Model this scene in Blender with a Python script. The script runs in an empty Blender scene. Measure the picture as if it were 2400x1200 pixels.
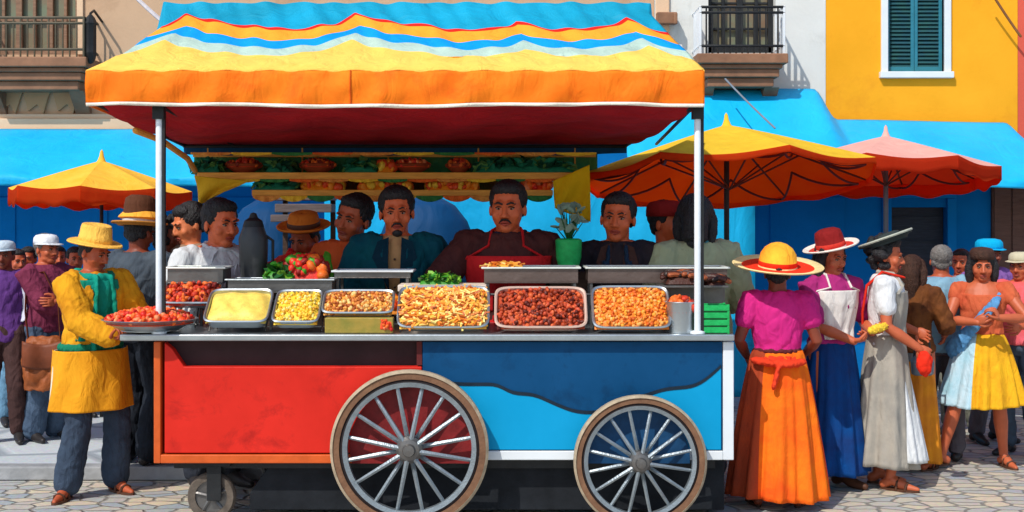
import bpy, math, random
import numpy as np
from mathutils import Vector as V, Matrix as MX, Euler
RND = random.Random(7)
sc = bpy.context.scene
COL = sc.collection
R = math.radians
CZ = 1.92; D0 = 8.0; F = 3040.0; HZ = 500.0
def S_(y): return F/(D0+y)
def PX(px, y): return (px-1200.0)/S_(y)
def PZ(py, y): return CZ-(py-HZ)/S_(y)
def at(px, py, y): return V((PX(px, y), y, PZ(py, y)))
# ------------------------------------------------------------------ materials
MATS = {}
def lin(c): 
    c = c/255.0
    return c/12.92 if c <= .04045 else ((c+.055)/1.055)**2.4
def mat(name, rgb, rough=.7, metal=0.0, var=.12, scale=6.0, bump=.15, bscale=None, emit=0, spec=.35, sheen=0.0, kind='plain', rgb2=None, coat=0, trans=0, wear=None):
    if name in MATS: return MATS[name]
    m = bpy.data.materials.new(name); m.use_nodes = True
    nt = m.node_tree; N = nt.nodes; L = nt.links
    b = N['Principled BSDF']
    b.inputs['Roughness'].default_value = rough
    b.inputs['Metallic'].default_value = metal
    b.inputs['Specular IOR Level'].default_value = spec
    if sheen: b.inputs['Sheen Weight'].default_value = sheen
    if coat: b.inputs['Coat Weight'].default_value = coat; b.inputs['Coat Roughness'].default_value = .15
    c = [lin(x) for x in rgb]
    tc = N.new('ShaderNodeTexCoord')
    n1 = N.new('ShaderNodeTexNoise'); n1.inputs['Scale'].default_value = scale; n1.inputs['Detail'].default_value = 5; n1.inputs['Roughness'].default_value = .6
    L.new(tc.outputs['Object'], n1.inputs['Vector'])
    mr = N.new('ShaderNodeMapRange'); mr.inputs['From Min'].default_value = .3; mr.inputs['From Max'].default_value = .7
    L.new(n1.outputs['Fac'], mr.inputs['Value'])
    mx = N.new('ShaderNodeMix'); mx.data_type = 'RGBA'
    if rgb2 is None:
        lo = [x*(1-var) for x in c]; hi = [min(1, x*(1+var)+.004) for x in c]
    else:
        lo = c; hi = [lin(x) for x in rgb2]
    mx.inputs[6].default_value = (*lo, 1); mx.inputs[7].default_value = (*hi, 1)
    L.new(mr.outputs[0], mx.inputs[0])
    last = mx.outputs[2]
    if wear:     # chips, stains and grime with shapes of their own: (rgb, scale, amount)
        wc, wsc, wam = wear; nw = N.new('ShaderNodeTexNoise'); nw.inputs['Scale'].default_value = wsc; nw.inputs['Detail'].default_value = 9; nw.inputs['Roughness'].default_value = .72; nw.inputs['Distortion'].default_value = .4
        L.new(tc.outputs['Object'], nw.inputs['Vector']); wr = N.new('ShaderNodeMapRange'); wr.inputs['From Min'].default_value = .54; wr.inputs['From Max'].default_value = .72; wr.inputs['To Max'].default_value = wam
        L.new(nw.outputs['Fac'], wr.inputs['Value']); mw = N.new('ShaderNodeMix'); mw.data_type = 'RGBA'; mw.inputs[7].default_value = (*[lin(x) for x in wc], 1); L.new(wr.outputs[0], mw.inputs[0]); L.new(last, mw.inputs[6]); last = mw.outputs[2]
    n2 = N.new('ShaderNodeTexNoise'); n2.inputs['Scale'].default_value = bscale or scale*4; n2.inputs['Detail'].default_value = 6
    L.new(tc.outputs['Object'], n2.inputs['Vector'])
    hsrc = n2.outputs['Fac']
    if kind == 'cloth':      # long soft creases plus a fine weave
        mp = N.new('ShaderNodeMapping'); mp.inputs['Scale'].default_value = (1, 1, .45); mp.inputs['Rotation'].default_value = (.3, .5, .2)
        L.new(tc.outputs['Object'], mp.inputs['Vector'])
        n3 = N.new('ShaderNodeTexNoise'); n3.inputs['Scale'].default_value = bscale or 14; n3.inputs['Detail'].default_value = 3; n3.inputs['Distortion'].default_value = 1.2
        L.new(mp.outputs[0], n3.inputs['Vector'])
        n2.inputs['Scale'].default_value = 300
        ad = N.new('ShaderNodeMath'); ad.operation = 'MULTIPLY_ADD'; ad.inputs[1].default_value = .06
        L.new(n2.outputs['Fac'], ad.inputs[0]); L.new(n3.outputs['Fac'], ad.inputs[2]); hsrc = ad.outputs[0]
    if kind == 'wood':
        mp = N.new('ShaderNodeMapping'); mp.inputs['Scale'].default_value = (1, 8, 8)
        L.new(tc.outputs['Object'], mp.inputs['Vector']); L.new(mp.outputs[0], n1.inputs['Vector']); L.new(mp.outputs[0], n2.inputs['Vector'])
    L.new(last, b.inputs['Base Color'])
    if bump:
        bp = N.new('ShaderNodeBump'); bp.inputs['Strength'].default_value = min(1, bump*2); bp.inputs['Distance'].default_value = .028 if kind == 'cloth' else .01
        L.new(hsrc, bp.inputs['Height']); L.new(bp.outputs[0], b.inputs['Normal'])
    if emit: b.inputs['Emission Strength'].default_value = emit
    if trans:     # thin cloth lets some sunlight through
        tr = N.new('ShaderNodeBsdfTranslucent'); L.new(last, tr.inputs['Color']); ms = N.new('ShaderNodeMixShader'); ms.inputs[0].default_value = trans
        L.new(b.outputs[0], ms.inputs[1]); L.new(tr.outputs[0], ms.inputs[2]); L.new(ms.outputs[0], N['Material Output'].inputs['Surface'])
    MATS[name] = m; return m
def cloth(name, rgb, **k):
    k.setdefault('bump', .3); k.setdefault('var', .08); k.setdefault('rough', .85); k.setdefault('spec', .15)
    return mat(name, rgb, kind='cloth', **k)
# ------------------------------------------------------------------ mesh builder
def frame_from(d):
    d = d.normalized(); u = V((0, 0, 1)) if abs(d.z) < .92 else V((1, 0, 0))
    a = d.cross(u).normalized(); b = a.cross(d).normalized(); return a, b
class G:
    def __init__(s): s.v = []; s.f = []; s.m = []
    def add(s, vs, fs, mi=0, M=None):
        o = len(s.v)
        if M is not None: vs = [M @ V(p) for p in vs]
        s.v.extend(tuple(p) for p in vs)
        for k, f in enumerate(fs):
            s.f.append(tuple(i+o for i in f)); s.m.append(mi if isinstance(mi, int) else mi[k])
        return s
    def box(s, x0, x1, y0, y1, z0, z1, mi=0, M=None):
        vs = [(x0,y0,z0),(x1,y0,z0),(x1,y1,z0),(x0,y1,z0),(x0,y0,z1),(x1,y0,z1),(x1,y1,z1),(x0,y1,z1)]
        return s.add(vs, [(0,3,2,1),(4,5,6,7),(0,1,5,4),(1,2,6,5),(2,3,7,6),(3,0,4,7)], mi, M)
    def tube(s, pts, rad, n=10, mi=0, cap=True, M=None, sq=1.0):
        pts = [V(p) for p in pts]
        if not hasattr(rad, '__len__'): rad = [rad]*len(pts)
        a, b = frame_from(pts[1]-pts[0]); rings = []
        for i, p in enumerate(pts):
            d = (pts[min(i+1, len(pts)-1)]-pts[max(i-1, 0)])
            if d.length < 1e-9: d = V((0,0,1))
            d.normalize(); a = (a-d*a.dot(d)).normalized(); b = d.cross(a)
            rings.append((p, a.copy(), b.copy(), rad[i], d))
        seq = []
        if cap:
            p, a0, b0, r, d = rings[0]
            seq += [(p-d*r*.86, a0, b0, r*.5), (p-d*r*.5, a0, b0, r*.86)]
        seq += [(p, a_, b_, r) for p, a_, b_, r, d in rings]
        if cap:
            p, a0, b0, r, d = rings[-1]
            seq += [(p+d*r*.5, a0, b0, r*.86), (p+d*r*.86, a0, b0, r*.5)]
        vs = []; fs = []
        for p, a_, b_, r in seq:
            for k in range(n):
                t = 2*math.pi*k/n; vs.append(p+a_*(math.cos(t)*r)+b_*(math.sin(t)*r*sq))
        for i in range(len(seq)-1):
            for k in range(n):
                q = (k+1) % n; fs.append((i*n+k, i*n+q, (i+1)*n+q, (i+1)*n+k))
        fs.append(tuple(range(n-1, -1, -1))); fs.append(tuple((len(seq)-1)*n+k for k in range(n)))
        return s.add(vs, fs, mi, M)
    def ell(s, c, r, M=None, n=16, m=10, mi=0, Rm=None):
        c = V(c)
        if not hasattr(r, '__len__'): r = (r, r, r)
        vs = [V((0,0,-r[2]))]; fs = []
        for j in range(1, m):
            ph = -math.pi/2+math.pi*j/m
            for k in range(n):
                t = 2*math.pi*k/n; vs.append(V((r[0]*math.cos(ph)*math.cos(t), r[1]*math.cos(ph)*math.sin(t), r[2]*math.sin(ph))))
        vs.append(V((0,0,r[2])))
        for k in range(n): fs.append((0, 1+(k+1) % n, 1+k))
        for j in range(m-2):
            for k in range(n):
                q = (k+1) % n; fs.append((1+j*n+k, 1+j*n+q, 1+(j+1)*n+q, 1+(j+1)*n+k))
        t = len(vs)-1; o = 1+(m-2)*n
        for k in range(n): fs.append((o+k, o+(k+1) % n, t))
        if Rm is not None: vs = [Rm @ v for v in vs]
        return s.add([v+c for v in vs], fs, mi, M)
    def lathe(s, prof, n=32, mi=0, M=None, sx=1, sy=1, wob=0, ph=0):   # prof: (r, z) list; mi may be per band
        vs = []; fs = []; ms = []
        for i, (r, z) in enumerate(prof):
            for k in range(n):
                t = 2*math.pi*k/n; rr = r*(1+wob*math.sin(3*t+ph)+wob*.6*math.sin(5*t+2*ph)); vs.append(V((rr*math.cos(t)*sx, rr*math.sin(t)*sy, z+wob*r*.4*math.sin(2*t+ph))))
        for i in range(len(prof)-1):
            for k in range(n):
                q = (k+1) % n; fs.append((i*n+k, i*n+q, (i+1)*n+q, (i+1)*n+k)); ms.append(mi if isinstance(mi, int) else mi[i])
        return s.add(vs, fs, ms, M)
    def loft(s, rings, n=24, mi=0, M=None, closed=True, pw=2.0):   # rings (cx, cy, z, rx, ry)
        vs = []; fs = []
        for (cx, cy, z, rx, ry) in rings:
            for k in range(n):
                t = 2*math.pi*k/n; c, q = math.cos(t), math.sin(t)
                vs.append(V((cx+rx*math.copysign(abs(c)**(2/pw), c), cy+ry*math.copysign(abs(q)**(2/pw), q), z)))
        for i in range(len(rings)-1):
            for k in range(n):
                q = (k+1) % n; fs.append((i*n+k, i*n+q, (i+1)*n+q, (i+1)*n+k))
        if closed: fs.append(tuple(range(n-1, -1, -1))); fs.append(tuple((len(rings)-1)*n+k for k in range(n)))
        return s.add(vs, fs, mi, M)
    def grid(s, fn, nu, nv, mi=0, M=None):   # fn(u,v)->point ; mi int or fn(u,v)
        vs = [fn(i/nu, j/nv) for j in range(nv+1) for i in range(nu+1)]
        fs = []; ms = []
        for j in range(nv):
            for i in range(nu):
                a = j*(nu+1)+i; fs.append((a, a+1, a+nu+2, a+nu+1)); ms.append(mi if isinstance(mi, int) else mi((i+.5)/nu, (j+.5)/nv))
        return s.add(vs, fs, ms, M)
    def merge(s, o, mofs=0):
        return s.add(o.v, o.f, [m+mofs for m in o.m])
    def mesh(s, name):
        me = bpy.data.meshes.new(name); me.from_pydata(s.v, [], s.f); me.update(); return me
    def remeshed(s, vox, smooth=2, disp=None, jit=0):
        me = s.mesh('tmp'); ob = bpy.data.objects.new('tmp', me); COL.objects.link(ob)
        md = ob.modifiers.new('r', 'REMESH'); md.mode = 'VOXEL'; md.voxel_size = vox
        if smooth: sm = ob.modifiers.new('s', 'SMOOTH'); sm.factor = .5; sm.iterations = smooth
        dg = bpy.context.evaluated_depsgraph_get(); dg.update()
        nm = bpy.data.meshes.new_from_object(ob.evaluated_get(dg))
        bpy.data.objects.remove(ob); bpy.data.meshes.remove(me)
        n = len(nm.vertices); co = np.empty(n*3); nm.vertices.foreach_get('co', co); co = co.reshape(-1, 3)
        if disp:
            no = np.empty(n*3); nm.vertices.foreach_get('normal', no); no = no.reshape(-1, 3); co = co+no*disp(co)[:, None]
        if jit: co = co+np.random.RandomState(3).uniform(-jit, jit, co.shape)
        g = G(); g.v = [tuple(p) for p in co]; g.f = [tuple(p.vertices) for p in nm.polygons]; g.m = [0]*len(g.f)
        bpy.data.meshes.remove(nm); return g
    def build(s, name, mats, parent=None, flat=False, bevel=0, solid=0, ang=.6, kind=None, sub=0):
        me = s.mesh(name)
        if not isinstance(mats, (list, tuple)): mats = [mats]
        for m in mats: me.materials.append(m)
        me.polygons.foreach_set('material_index', s.m)
        if not flat:
            me.polygons.foreach_set('use_smooth', [True]*len(me.polygons)); me.set_sharp_from_angle(angle=ang)
        ob = bpy.data.objects.new(name, me); COL.objects.link(ob)
        if solid: d = ob.modifiers.new('solidify', 'SOLIDIFY'); d.thickness = solid; d.offset = 0
        if sub: d = ob.modifiers.new('sub', 'SUBSURF'); d.levels = d.render_levels = sub
        if bevel: d = ob.modifiers.new('bevel', 'BEVEL'); d.width = bevel; d.segments = 2; d.limit_method = 'ANGLE'
        if parent is not None: ob.parent = parent
        if kind: ob['kind'] = kind
        return ob
LABELS = []
def tag(o, label=None, cat=None, group=None, kind=None):
    if label: o['label'] = label; LABELS.append(label)
    if cat: o['category'] = cat
    if group: o['group'] = group
    if kind: o['kind'] = kind
    return o
def empty(name, loc, label, cat, rz=0, group=None):
    o = bpy.data.objects.new(name, None); COL.objects.link(o); o.location = loc; o.rotation_euler = (0, 0, rz); o.empty_display_size = .1
    return tag(o, label, cat, group)
def wrinkle(amp, f=18.0, seed=0.0, zf=.6):
    def d(co):
        x, y, z = co[:, 0]*f, co[:, 1]*f, co[:, 2]*f*zf
        a = np.sin(x*1.1+2.3*np.sin(z*.9+seed)+y*.7+seed*3)+.7*np.sin(z*2.1+1.7*np.sin(x*1.3+seed)-y*1.4)+.5*np.sin(x*2.7+z*2.9+1.3*np.sin(y*2.2+seed*2))
        b = np.abs(a)/1.1-.6
        x, y, z = x*2.1+1.3*np.sin(z*1.1+seed), y*2.1, z*1.6+1.1*np.sin(x*.8)
        c = np.sin(x*.8+1.9*np.sin(z*.7)+y*.5+seed)+.8*np.sin(z*1.3-x*.6+y*.9)
        return amp*(b+.55*(1-np.abs(c))**3*np.sign(1-np.abs(c))-.1)
    return d
SUN_E, SKY_E, EXPO = 3.4, 0.15, 0.05
# ------------------------------------------------------------------ people
def skin(name, rgb): return mat(name, rgb, rough=.5, var=.10, scale=9, bump=.05, bscale=90, spec=.4)
SK = dict(a=skin('skin_umber', (176, 84, 50)), b=skin('skin_brown', (190, 96, 60)), c=skin('skin_dark', (130, 60, 38)), d=skin('skin_tan', (214, 122, 76)), v=skin('skin_warm', (214, 104, 60)))
M_eye = mat('eye_white', (150, 128, 112), rough=.3, var=.02, bump=0)
M_iris = mat('iris_dark', (28, 16, 12), rough=.2, var=.02, bump=0)
M_hair = mat('hair_black', (24, 22, 26), rough=.55, var=.4, scale=40, bump=.5, bscale=130, spec=.5)
M_hairb = mat('hair_brown', (66, 38, 24), rough=.6, var=.4, scale=40, bump=.5, bscale=130)
M_hairg = mat('hair_grey', (120, 116, 112), rough=.6, var=.3, scale=40, bump=.5, bscale=130)
M_lip = {k: skin('lips_'+k, v) for k, v in dict(a=(140, 58, 44), b=(160, 68, 54), c=(100, 44, 34), d=(170, 80, 64), v=(168, 66, 50)).items()}
M_sole = mat('sandal_leather', (84, 50, 32), rough=.6, var=.2)
M_shoe = mat('shoe_dark', (42, 38, 38), rough=.45, var=.2)
def ik(s, t, l1, l2, pole):
    d = t-s; L = d.length
    if L > (l1+l2)*.995: t = s+d*((l1+l2)*.995/L); d = t-s; L = d.length
    a = (l1*l1-l2*l2+L*L)/(2*L); h = math.sqrt(max(0, l1*l1-a*a)); dn = d.normalized()
    p = pole-dn*pole.dot(dn); p.normalize(); return s+dn*a+p*h, t
def hand(g, w, d, nrm, side, curl=.5, k=1.0, mi=0):
    """palm + five fingers rooted in it; nrm = palm facing; side = +1/-1 puts the thumb"""
    d = d.normalized(); nrm = (nrm-d*nrm.dot(d)).normalized(); la = d.cross(nrm)*side
    B = MX((( la.x, nrm.x, d.x), (la.y, nrm.y, d.y), (la.z, nrm.z, d.z)))
    g.ell(w+d*.045*k, (.040*k, .016*k, .052*k), Rm=B, n=12, m=8, mi=mi)
    ln = (.066, .076, .070, .055)
    for i in range(4):
        o = (1.5-i)*.019*k; p = w+d*(.085-.004*abs(i-1.2))*k+la*o; pts = [p-d*.02*k, p]; q = p; a = curl*.35
        for j, fr in enumerate((.45, .32, .26)):
            a += curl*(.75+.1*i); q = q+(d*math.cos(a)+nrm*math.sin(a)+la*(.06*(1.5-i)))*(ln[i]*fr*k); pts.append(q.copy())
        g.tube(pts, [.0095*k, .0095*k, .0088*k, .008*k, .0068*k], n=7, mi=mi)
    p = w+d*.02*k+la*.026*k; q = p+(la*.85+d*.6+nrm*.3)*.034*k; r = q+(la*.25+d*.8+nrm*(.3+curl*.5))*.030*k; r2 = r+(d*.9+nrm*(.2+curl*.6)-la*.1)*.024*k
    g.tube([p, q, r, r2], [.013*k, .012*k, .0105*k, .0085*k], n=7, mi=mi)
TORSO = [(0, .0, .84, .13, .10), (0, .005, .90, .165, .118), (0, .005, .97, .168, .118), (0, 0, 1.04, .145, .10), (0, 0, 1.10, .135, .093), (0, -.004, 1.18, .145, .103), (0, -.006, 1.27, .163, .112), (0, -.002, 1.35, .172, .105), (0, .004, 1.405, .165, .088), (0, .008, 1.44, .11, .072), (0, .008, 1.47, .06, .055)]
def tor(z, fem=0):
    r = TORSO
    for i in range(len(r)-1):
        if r[i][2] <= z <= r[i+1][2]:
            k = (z-r[i][2])/(r[i+1][2]-r[i][2]); return [r[i][j]*(1-k)+r[i+1][j]*k for j in range(5)]
    return list(r[0] if z < r[0][2] else r[-1])
class Person:
    def __init__(s, px, y, label, H=1.70, top=None, z0=0.0, yaw=0, skin='a', lean=0, side=0, hyaw=0, hpitch=0, htilt=0, hs=1.0, arms=None, legs=None, wide=1.0,
                 vox=.0075, curl=.5, feet='shoe', group=None, brow=1, lipc=None, eyesize=.86, footm=None, hfwd=0.0, beard=0, fw=None):
        s.H = H; s.k = H/1.72; s.wide = wide; s.hs = hs; s.vox = vox; s.sk = skin
        s.Mt = MX.Translation((0, 0, .95)) @ MX.Rotation(R(side), 4, 'Y') @ MX.Rotation(R(lean), 4, 'X') @ MX.Translation((0, 0, -.95)) @ MX.Diagonal((wide, 1+(wide-1)*.8, 1, 1))
        g = G(); g.loft(TORSO, M=s.Mt, n=20)
        hb = s.Mt @ V((0, .008, 1.44)); hc = s.Mt @ V((0, -.012-hfwd, 1.44+.136*(.6+.4*hs)))
        s.Mh = MX.Translation(hc) @ MX.Rotation(R(hyaw), 4, 'Z') @ MX.Rotation(R(htilt), 4, 'Y') @ MX.Rotation(R(hpitch), 4, 'X') @ MX.Scale(hs, 4)
        Mh = s.Mh
        g.tube([hb-V((0, 0, .03)), hb+(hc-hb)*.3, Mh @ V((0, .02, -.03))], [.066, .060*(.5+.5*hs), .054*hs], n=14)
        fw = fw or RND.uniform(.97, 1.10); jw = RND.uniform(.9, 1.25); nw = RND.uniform(.9, 1.3)
        g.ell((0, .015, .030), (.074, .092, .086), M=Mh)
        g.ell((0, -.020, -.018), (.062*fw, .068, .086), M=Mh)
        g.ell((0, -.045, -.086), (.034*jw, .033, .026), M=Mh)
        g.ell((0, -.02, -.07), (.050*jw, .05, .035), M=Mh)
        for q in (-1, 1): g.ell(s.Mt @ V((q*.075, .012, 1.425)), (.075, .045, .035))
        for q in (-1, 1):
            g.ell((q*.038, -.052, -.028), (.026, .024, .026), M=Mh)
            g.ell((q*.077, .012, -.012), (.009, .017, .027), M=Mh, n=10, m=8)
            g.ell((q*.012*nw, -.092, -.036), (.009*nw, .012, .008), M=Mh, n=8, m=6)
            g.ell((q*.028, -.078, .024), (.024, .014, .010), M=Mh, n=10, m=6)
        g.tube([(0, -.078, .016), (0, -.093, -.010), (0, -.104, -.032)], [.009, .010, .0125], n=8, M=Mh)
        # arms
        A = arms or {}
        s.arm = {}
        for q, nm in ((-1, 'r'), (1, 'l')):
            sh = s.Mt @ V((q*.178, .005, 1.395))
            spec = A.get(nm, {})
            t = V(spec.get('t', (q*.27, -.03, .86))); pole = V(spec.get('pole', (q*.5, .9, -.25)))
            if spec.get('world'): pass
            e, w = ik(sh, t, .285, .255, pole)
            s.arm[nm] = (sh, e, w, q, spec)
            g.tube([sh-V((q*.03, 0, 0)), sh, sh+(e-sh)*.5, e, e+(w-e)*.35, w, w+(w-e).normalized()*.01], [.05, .056, .046, .038, .040, .027, .026], n=12)
        # legs
        Lg = legs or {}
        s.leg = {}
        for q, nm in ((-1, 'r'), (1, 'l')):
            hip = V((q*.09, 0, .90)); sp = Lg.get(nm, {})
            an = V(sp.get('a', (q*.11, .03, .085))); pole = V(sp.get('pole', (q*.1, -1, 0)))
            kn, an = ik(hip, an, .42, .415, pole)
            fd = V(sp.get('f', (q*.25, -1, 0))).normalized()
            s.leg[nm] = (hip, kn, an, fd, q)
            g.tube([hip+V((0, 0, .04)), hip, hip+(kn-hip)*.5, kn, kn+(an-kn)*.3, kn+(an-kn)*.75, an], [.085, .088, .074, .053, .056, .038, .034], n=12)
            heel = an-fd*.04; heel.z = an.z-.045; ball = an+fd*.12; ball.z = an.z-.058; toe = an+fd*.185; toe.z = an.z-.065
            g.tube([heel, an+V((0, 0, -.015))+fd*.02, an+fd*.07+V((0, 0, -.042)), ball, toe], [.034, .038, .036, .028, .017], n=10)
        b = g.remeshed(vox, 2)
        for nm in 'rl':
            sh, e, w, q, sp = s.arm[nm]
            d = V(sp['hd']) if 'hd' in sp else (w-e)
            hand(b, w-d.normalized()*.01, d, V(sp.get('n', (-q, 0, 0))), sp.get('th', 1)*(1 if q > 0 else -1), sp.get('curl', curl), 1.0+.0*hs)
        for q in (-1, 1):
            b.ell((q*.029, -.0770, -.001), (.0130*eyesize, .0095, .0058*eyesize), M=Mh, n=10, m=6, mi=1)
            b.ell((q*.028, -.0815, -.001), (.0064*eyesize, .0065, .0056*eyesize), M=Mh, n=8, m=6, mi=2)
            b.tube([(q*.012, -.0905, .0195), (q*.028, -.0915, .026), (q*.046, -.080, .021)], [.0035*brow, .0045*brow, .003*brow], n=6, M=Mh, mi=3)
            b.tube([(q*.016, -.087, .0065), (q*.029, -.0895, .0095), (q*.042, -.080, .004)], .0024, n=5, M=Mh, mi=2)
        b.tube([(-.023, -.081, -.0625), (-.008, -.0885, -.0575), (0, -.0885, -.0595), (.008, -.0885, -.0575), (.023, -.081, -.0625)], [.003, .0055, .0052, .0055, .003], n=6, M=Mh, mi=4)
        b.tube([(-.020, -.081, -.067), (0, -.0865, -.0715), (.020, -.081, -.067)], [.003, .0068, .003], n=6, M=Mh, mi=4)
        if beard:
            b.tube([(-.026, -.080, -.064), (-.014, -.092, -.050), (0, -.095, -.047), (.014, -.092, -.050), (.026, -.080, -.064)], [.003, .0045, .0045, .0045, .003], n=6, M=Mh, mi=3)
            if beard > 1: b.ell((0, -.055, -.093), (.028*jw, .028, .021), M=Mh, mi=3)
        s.o = b.build('person', [SK[skin], M_eye, M_iris, M_hair, M_lip[skin]], ang=1.2)
        s.o.location = (PX(px, y), y, z0); s.o.rotation_euler = (0, 0, R(yaw)); s.o.scale = (s.k,)*3
        if top is not None: pass
        tag(s.o, label, 'person', group)
        s.seed = RND.random()*9
        if feet == 'shoe': s.shoes(footm or M_shoe)
        elif feet == 'sandal': s.sandals(footm or M_sole)
    def shoes(s, m):
        for nm in 'rl':
            g = G(); hip, kn, an, fd, q = s.leg[nm]
            heel = an-fd*.045; heel.z = an.z-.045; ball = an+fd*.12; ball.z = an.z-.055; toe = an+fd*.20; toe.z = an.z-.06
            g.tube([heel, an+V((0, 0, -.012))+fd*.01, an+fd*.07+V((0, 0, -.04)), ball, toe], [.040, .045, .043, .036, .024], n=12)
            a, b_ = heel-fd*.02, toe; 
            o = g.remeshed(.008, 2); o.v = [(x, y, max(z, an.z-.084)) for x, y, z in o.v]
            o.build('shoe', m, s.o)
    def sandals(s, m):
        for nm in 'rl':
            g = G(); hip, kn, an, fd, q = s.leg[nm]; a = math.atan2(fd.y, fd.x)
            M = MX.Translation((an.x, an.y, an.z-.085)) @ MX.Rotation(a, 4, 'Z')
            pts = []; n = 24
            for k in range(n):
                t = 2*math.pi*k/n; c = math.cos(t); pts.append((.065+.135*c, .040*math.sin(t)*(1+.22*c), 0))
            vs = [M @ V(p) for p in pts]+[M @ (V(p)+V((0, 0, .016))) for p in pts]
            g.add(vs, [tuple(range(n-1, -1, -1)), tuple(range(n, 2*n))]+[(k, (k+1) % n, n+(k+1) % n, n+k) for k in range(n)])
            for xx, h, w in ((.11, .058, .038), (.05, .085, .038)):
                g.tube([M @ V((xx, -w, .01)), M @ V((xx+.006, -w*.8, h*.75)), M @ V((xx+.01, 0, h)), M @ V((xx+.006, w*.8, h*.75)), M @ V((xx, w, .01))], .009, n=6)
            g.build('sandal', m, s.o)
    def top(s, name, m, t=.014, hem=.93, neck=1.455, sleeve=1.0, flare=0, fore=None, open_=0, wr=.006, drop=0, loose=0, vneck=0, bands=None):
        """shirt or jacket enclosing torso and arms; sleeve 0..2 (1 = elbow, 2 = wrist)"""
        g = G(); rings = []; zs = [hem+(neck-hem)*i/12 for i in range(13)]
        for z in zs:
            c = tor(max(z, .84)); kk = (1-(z-hem)/(neck-hem)); e = t+loose*math.sin(min(1, max(0, kk))*math.pi)*.5+flare*kk**1.5
            rings.append((c[0], c[1], z, c[3]+e, c[4]+e))
        g.loft(rings, M=s.Mt, n=24)
        for nm in 'rl':
            sh, e, w, q, sp = s.arm[nm]; L = min(sleeve, 1); r0 = .060+t*.8+loose*.4
            pts = [sh-V((q*.035, 0, 0)), sh, sh+(e-sh)*.5*L, sh+(e-sh)*L]; rr = [.052+t, r0, .052+t+loose*.5, .046+t+loose*.6]
            if sleeve > 1: f = sleeve-1; pts += [e+(w-e)*f*.5, e+(w-e)*f*.97]; rr += [.045+t+loose*.6, .034+t+loose*.5]
            g.tube(pts, rr, n=14, cap=True)
        o = g.remeshed(max(s.vox, .008), 3, wrinkle(wr, 22, s.seed))
        if open_:
            inv = s.Mt.inverted(); keep = []
            for f, mi in zip(o.f, o.m):
                c = inv @ V(np.mean([o.v[i] for i in f], axis=0)); w_ = open_*(.35+.65*max(0, (c.z-hem)/(neck-hem)))
                if not (abs(c.x) < w_ and c.y < -.01 and c.z > hem-.05): keep.append((f, mi))
            o.f = [k[0] for k in keep]; o.m = [k[1] for k in keep]
        ob = o.build(name, m, s.o, ang=1.4)
        if open_: d = ob.modifiers.new('solidify', 'SOLIDIFY'); d.thickness = .007; d.offset = -1
        return ob
    def trousers(s, m, t=.016, waist=1.04, length=.94, flare=.0, name='trousers', wr=.008):
        g = G(); g.loft([(0, .004, z, tor(z)[3]+t, tor(z)[4]+t) for z in (.84, .88, .92, .97, 1.0, waist)], n=22)
        for nm in 'rl':
            hip, kn, an, fd, q = s.leg[nm]; e = kn+(an-kn)*length
            g.tube([hip+V((0, 0, .03)), hip, hip+(kn-hip)*.5, kn, kn+(e-kn)*.4, e], [.10+t, .095+t, .080+t, .062+t+flare*.3, .060+t+flare*.7, .052+t+flare], n=14)
        g.remeshed(max(s.vox, .008), 3, wrinkle(wr*.7, 17, s.seed, .75)).build(name, m, s.o, ang=1.4)
    def skirt(s, m, waist=1.04, hem=.1, r=.30, pleat=.02, n=13, name='skirt', mfun=None, sx=1.0, sy=.9, cx=0, cy=0, bulge=0, r0=None, a0=0):
        g = G(); sd = s.seed; r0 = r0 or .150*s.wide
        def fn(u, v):
            a = u*2*math.pi+a0; k = v**.75; rad = r0*(1-k)+r*k+bulge*math.sin(v*math.pi)
            am = pleat*v**.8; p = math.sin(n*a+2.2*math.sin(a*2+sd)+1.5*v)+.5*math.sin((n*1.7//1)*a+sd*2+v*2)
            rad += am*p; z = waist+(hem-waist)*v+.012*math.sin(a*2+sd)*v
            return V((cx*v+rad*sx*math.cos(a), cy*v+rad*sy*(.76+.24*k)*math.sin(a), z))
        g.grid(fn, 160, 30, mfun or 0)
        # inner shade side: bottom stays open, thickness from the modifier
        return g.build(name, m, s.o, solid=.006, ang=1.3)
    def apron(s, m, z1=1.30, z0=.55, w=.62, off=.03, bib=.13, waist=1.04, r0=None, rhem=.2, name='apron', side=0.0, follow=0.0, strap=True, pleat=.006, edge=None):
        """cloth over the front of the body: bib above the waist, wider below"""
        g = G(); sd = s.seed
        def fn(u, v):
            z = z1+(z0-z1)*v
            if z > waist: k = (z-waist)/(z1-waist+1e-6); wa = w*(1-k)+bib/.16*k*.9; c = tor(z); rx, ry = c[3]*s.wide+off, c[4]*s.wide+off; p = s.Mt
            else: k = (waist-z)/(waist-z0+1e-6); wa = w*(1+.15*k); c = tor(max(z, .93)); rx = (c[3]+off)*(1-k)+rhem*k; ry = (c[4]+off)*(1-k)+rhem*.85*k; p = MX.Identity(4); rx *= s.wide
            a = -math.pi/2+side+(u-.5)*2*wa*1.2
            q = pleat*math.sin(u*26+sd+v*3)*(.3+v)
            return p @ V(((rx+q)*math.cos(a), (ry+q)*math.sin(a), z))
        g.grid(fn, 40, 34)
        if strap:
            for q in (-1, 1):
                pts = [fn(.5+q*.42, 0.02)]+[s.Mt @ V(pp) for pp in ((q*.085, -.10-off*.3, 1.38), (q*.075, -.05, 1.462), (q*.06, .05, 1.475))]
                g.tube(pts, .011, n=6, sq=.5)
        return g.build(name, m, s.o, solid=.005, ang=1.3)
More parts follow.
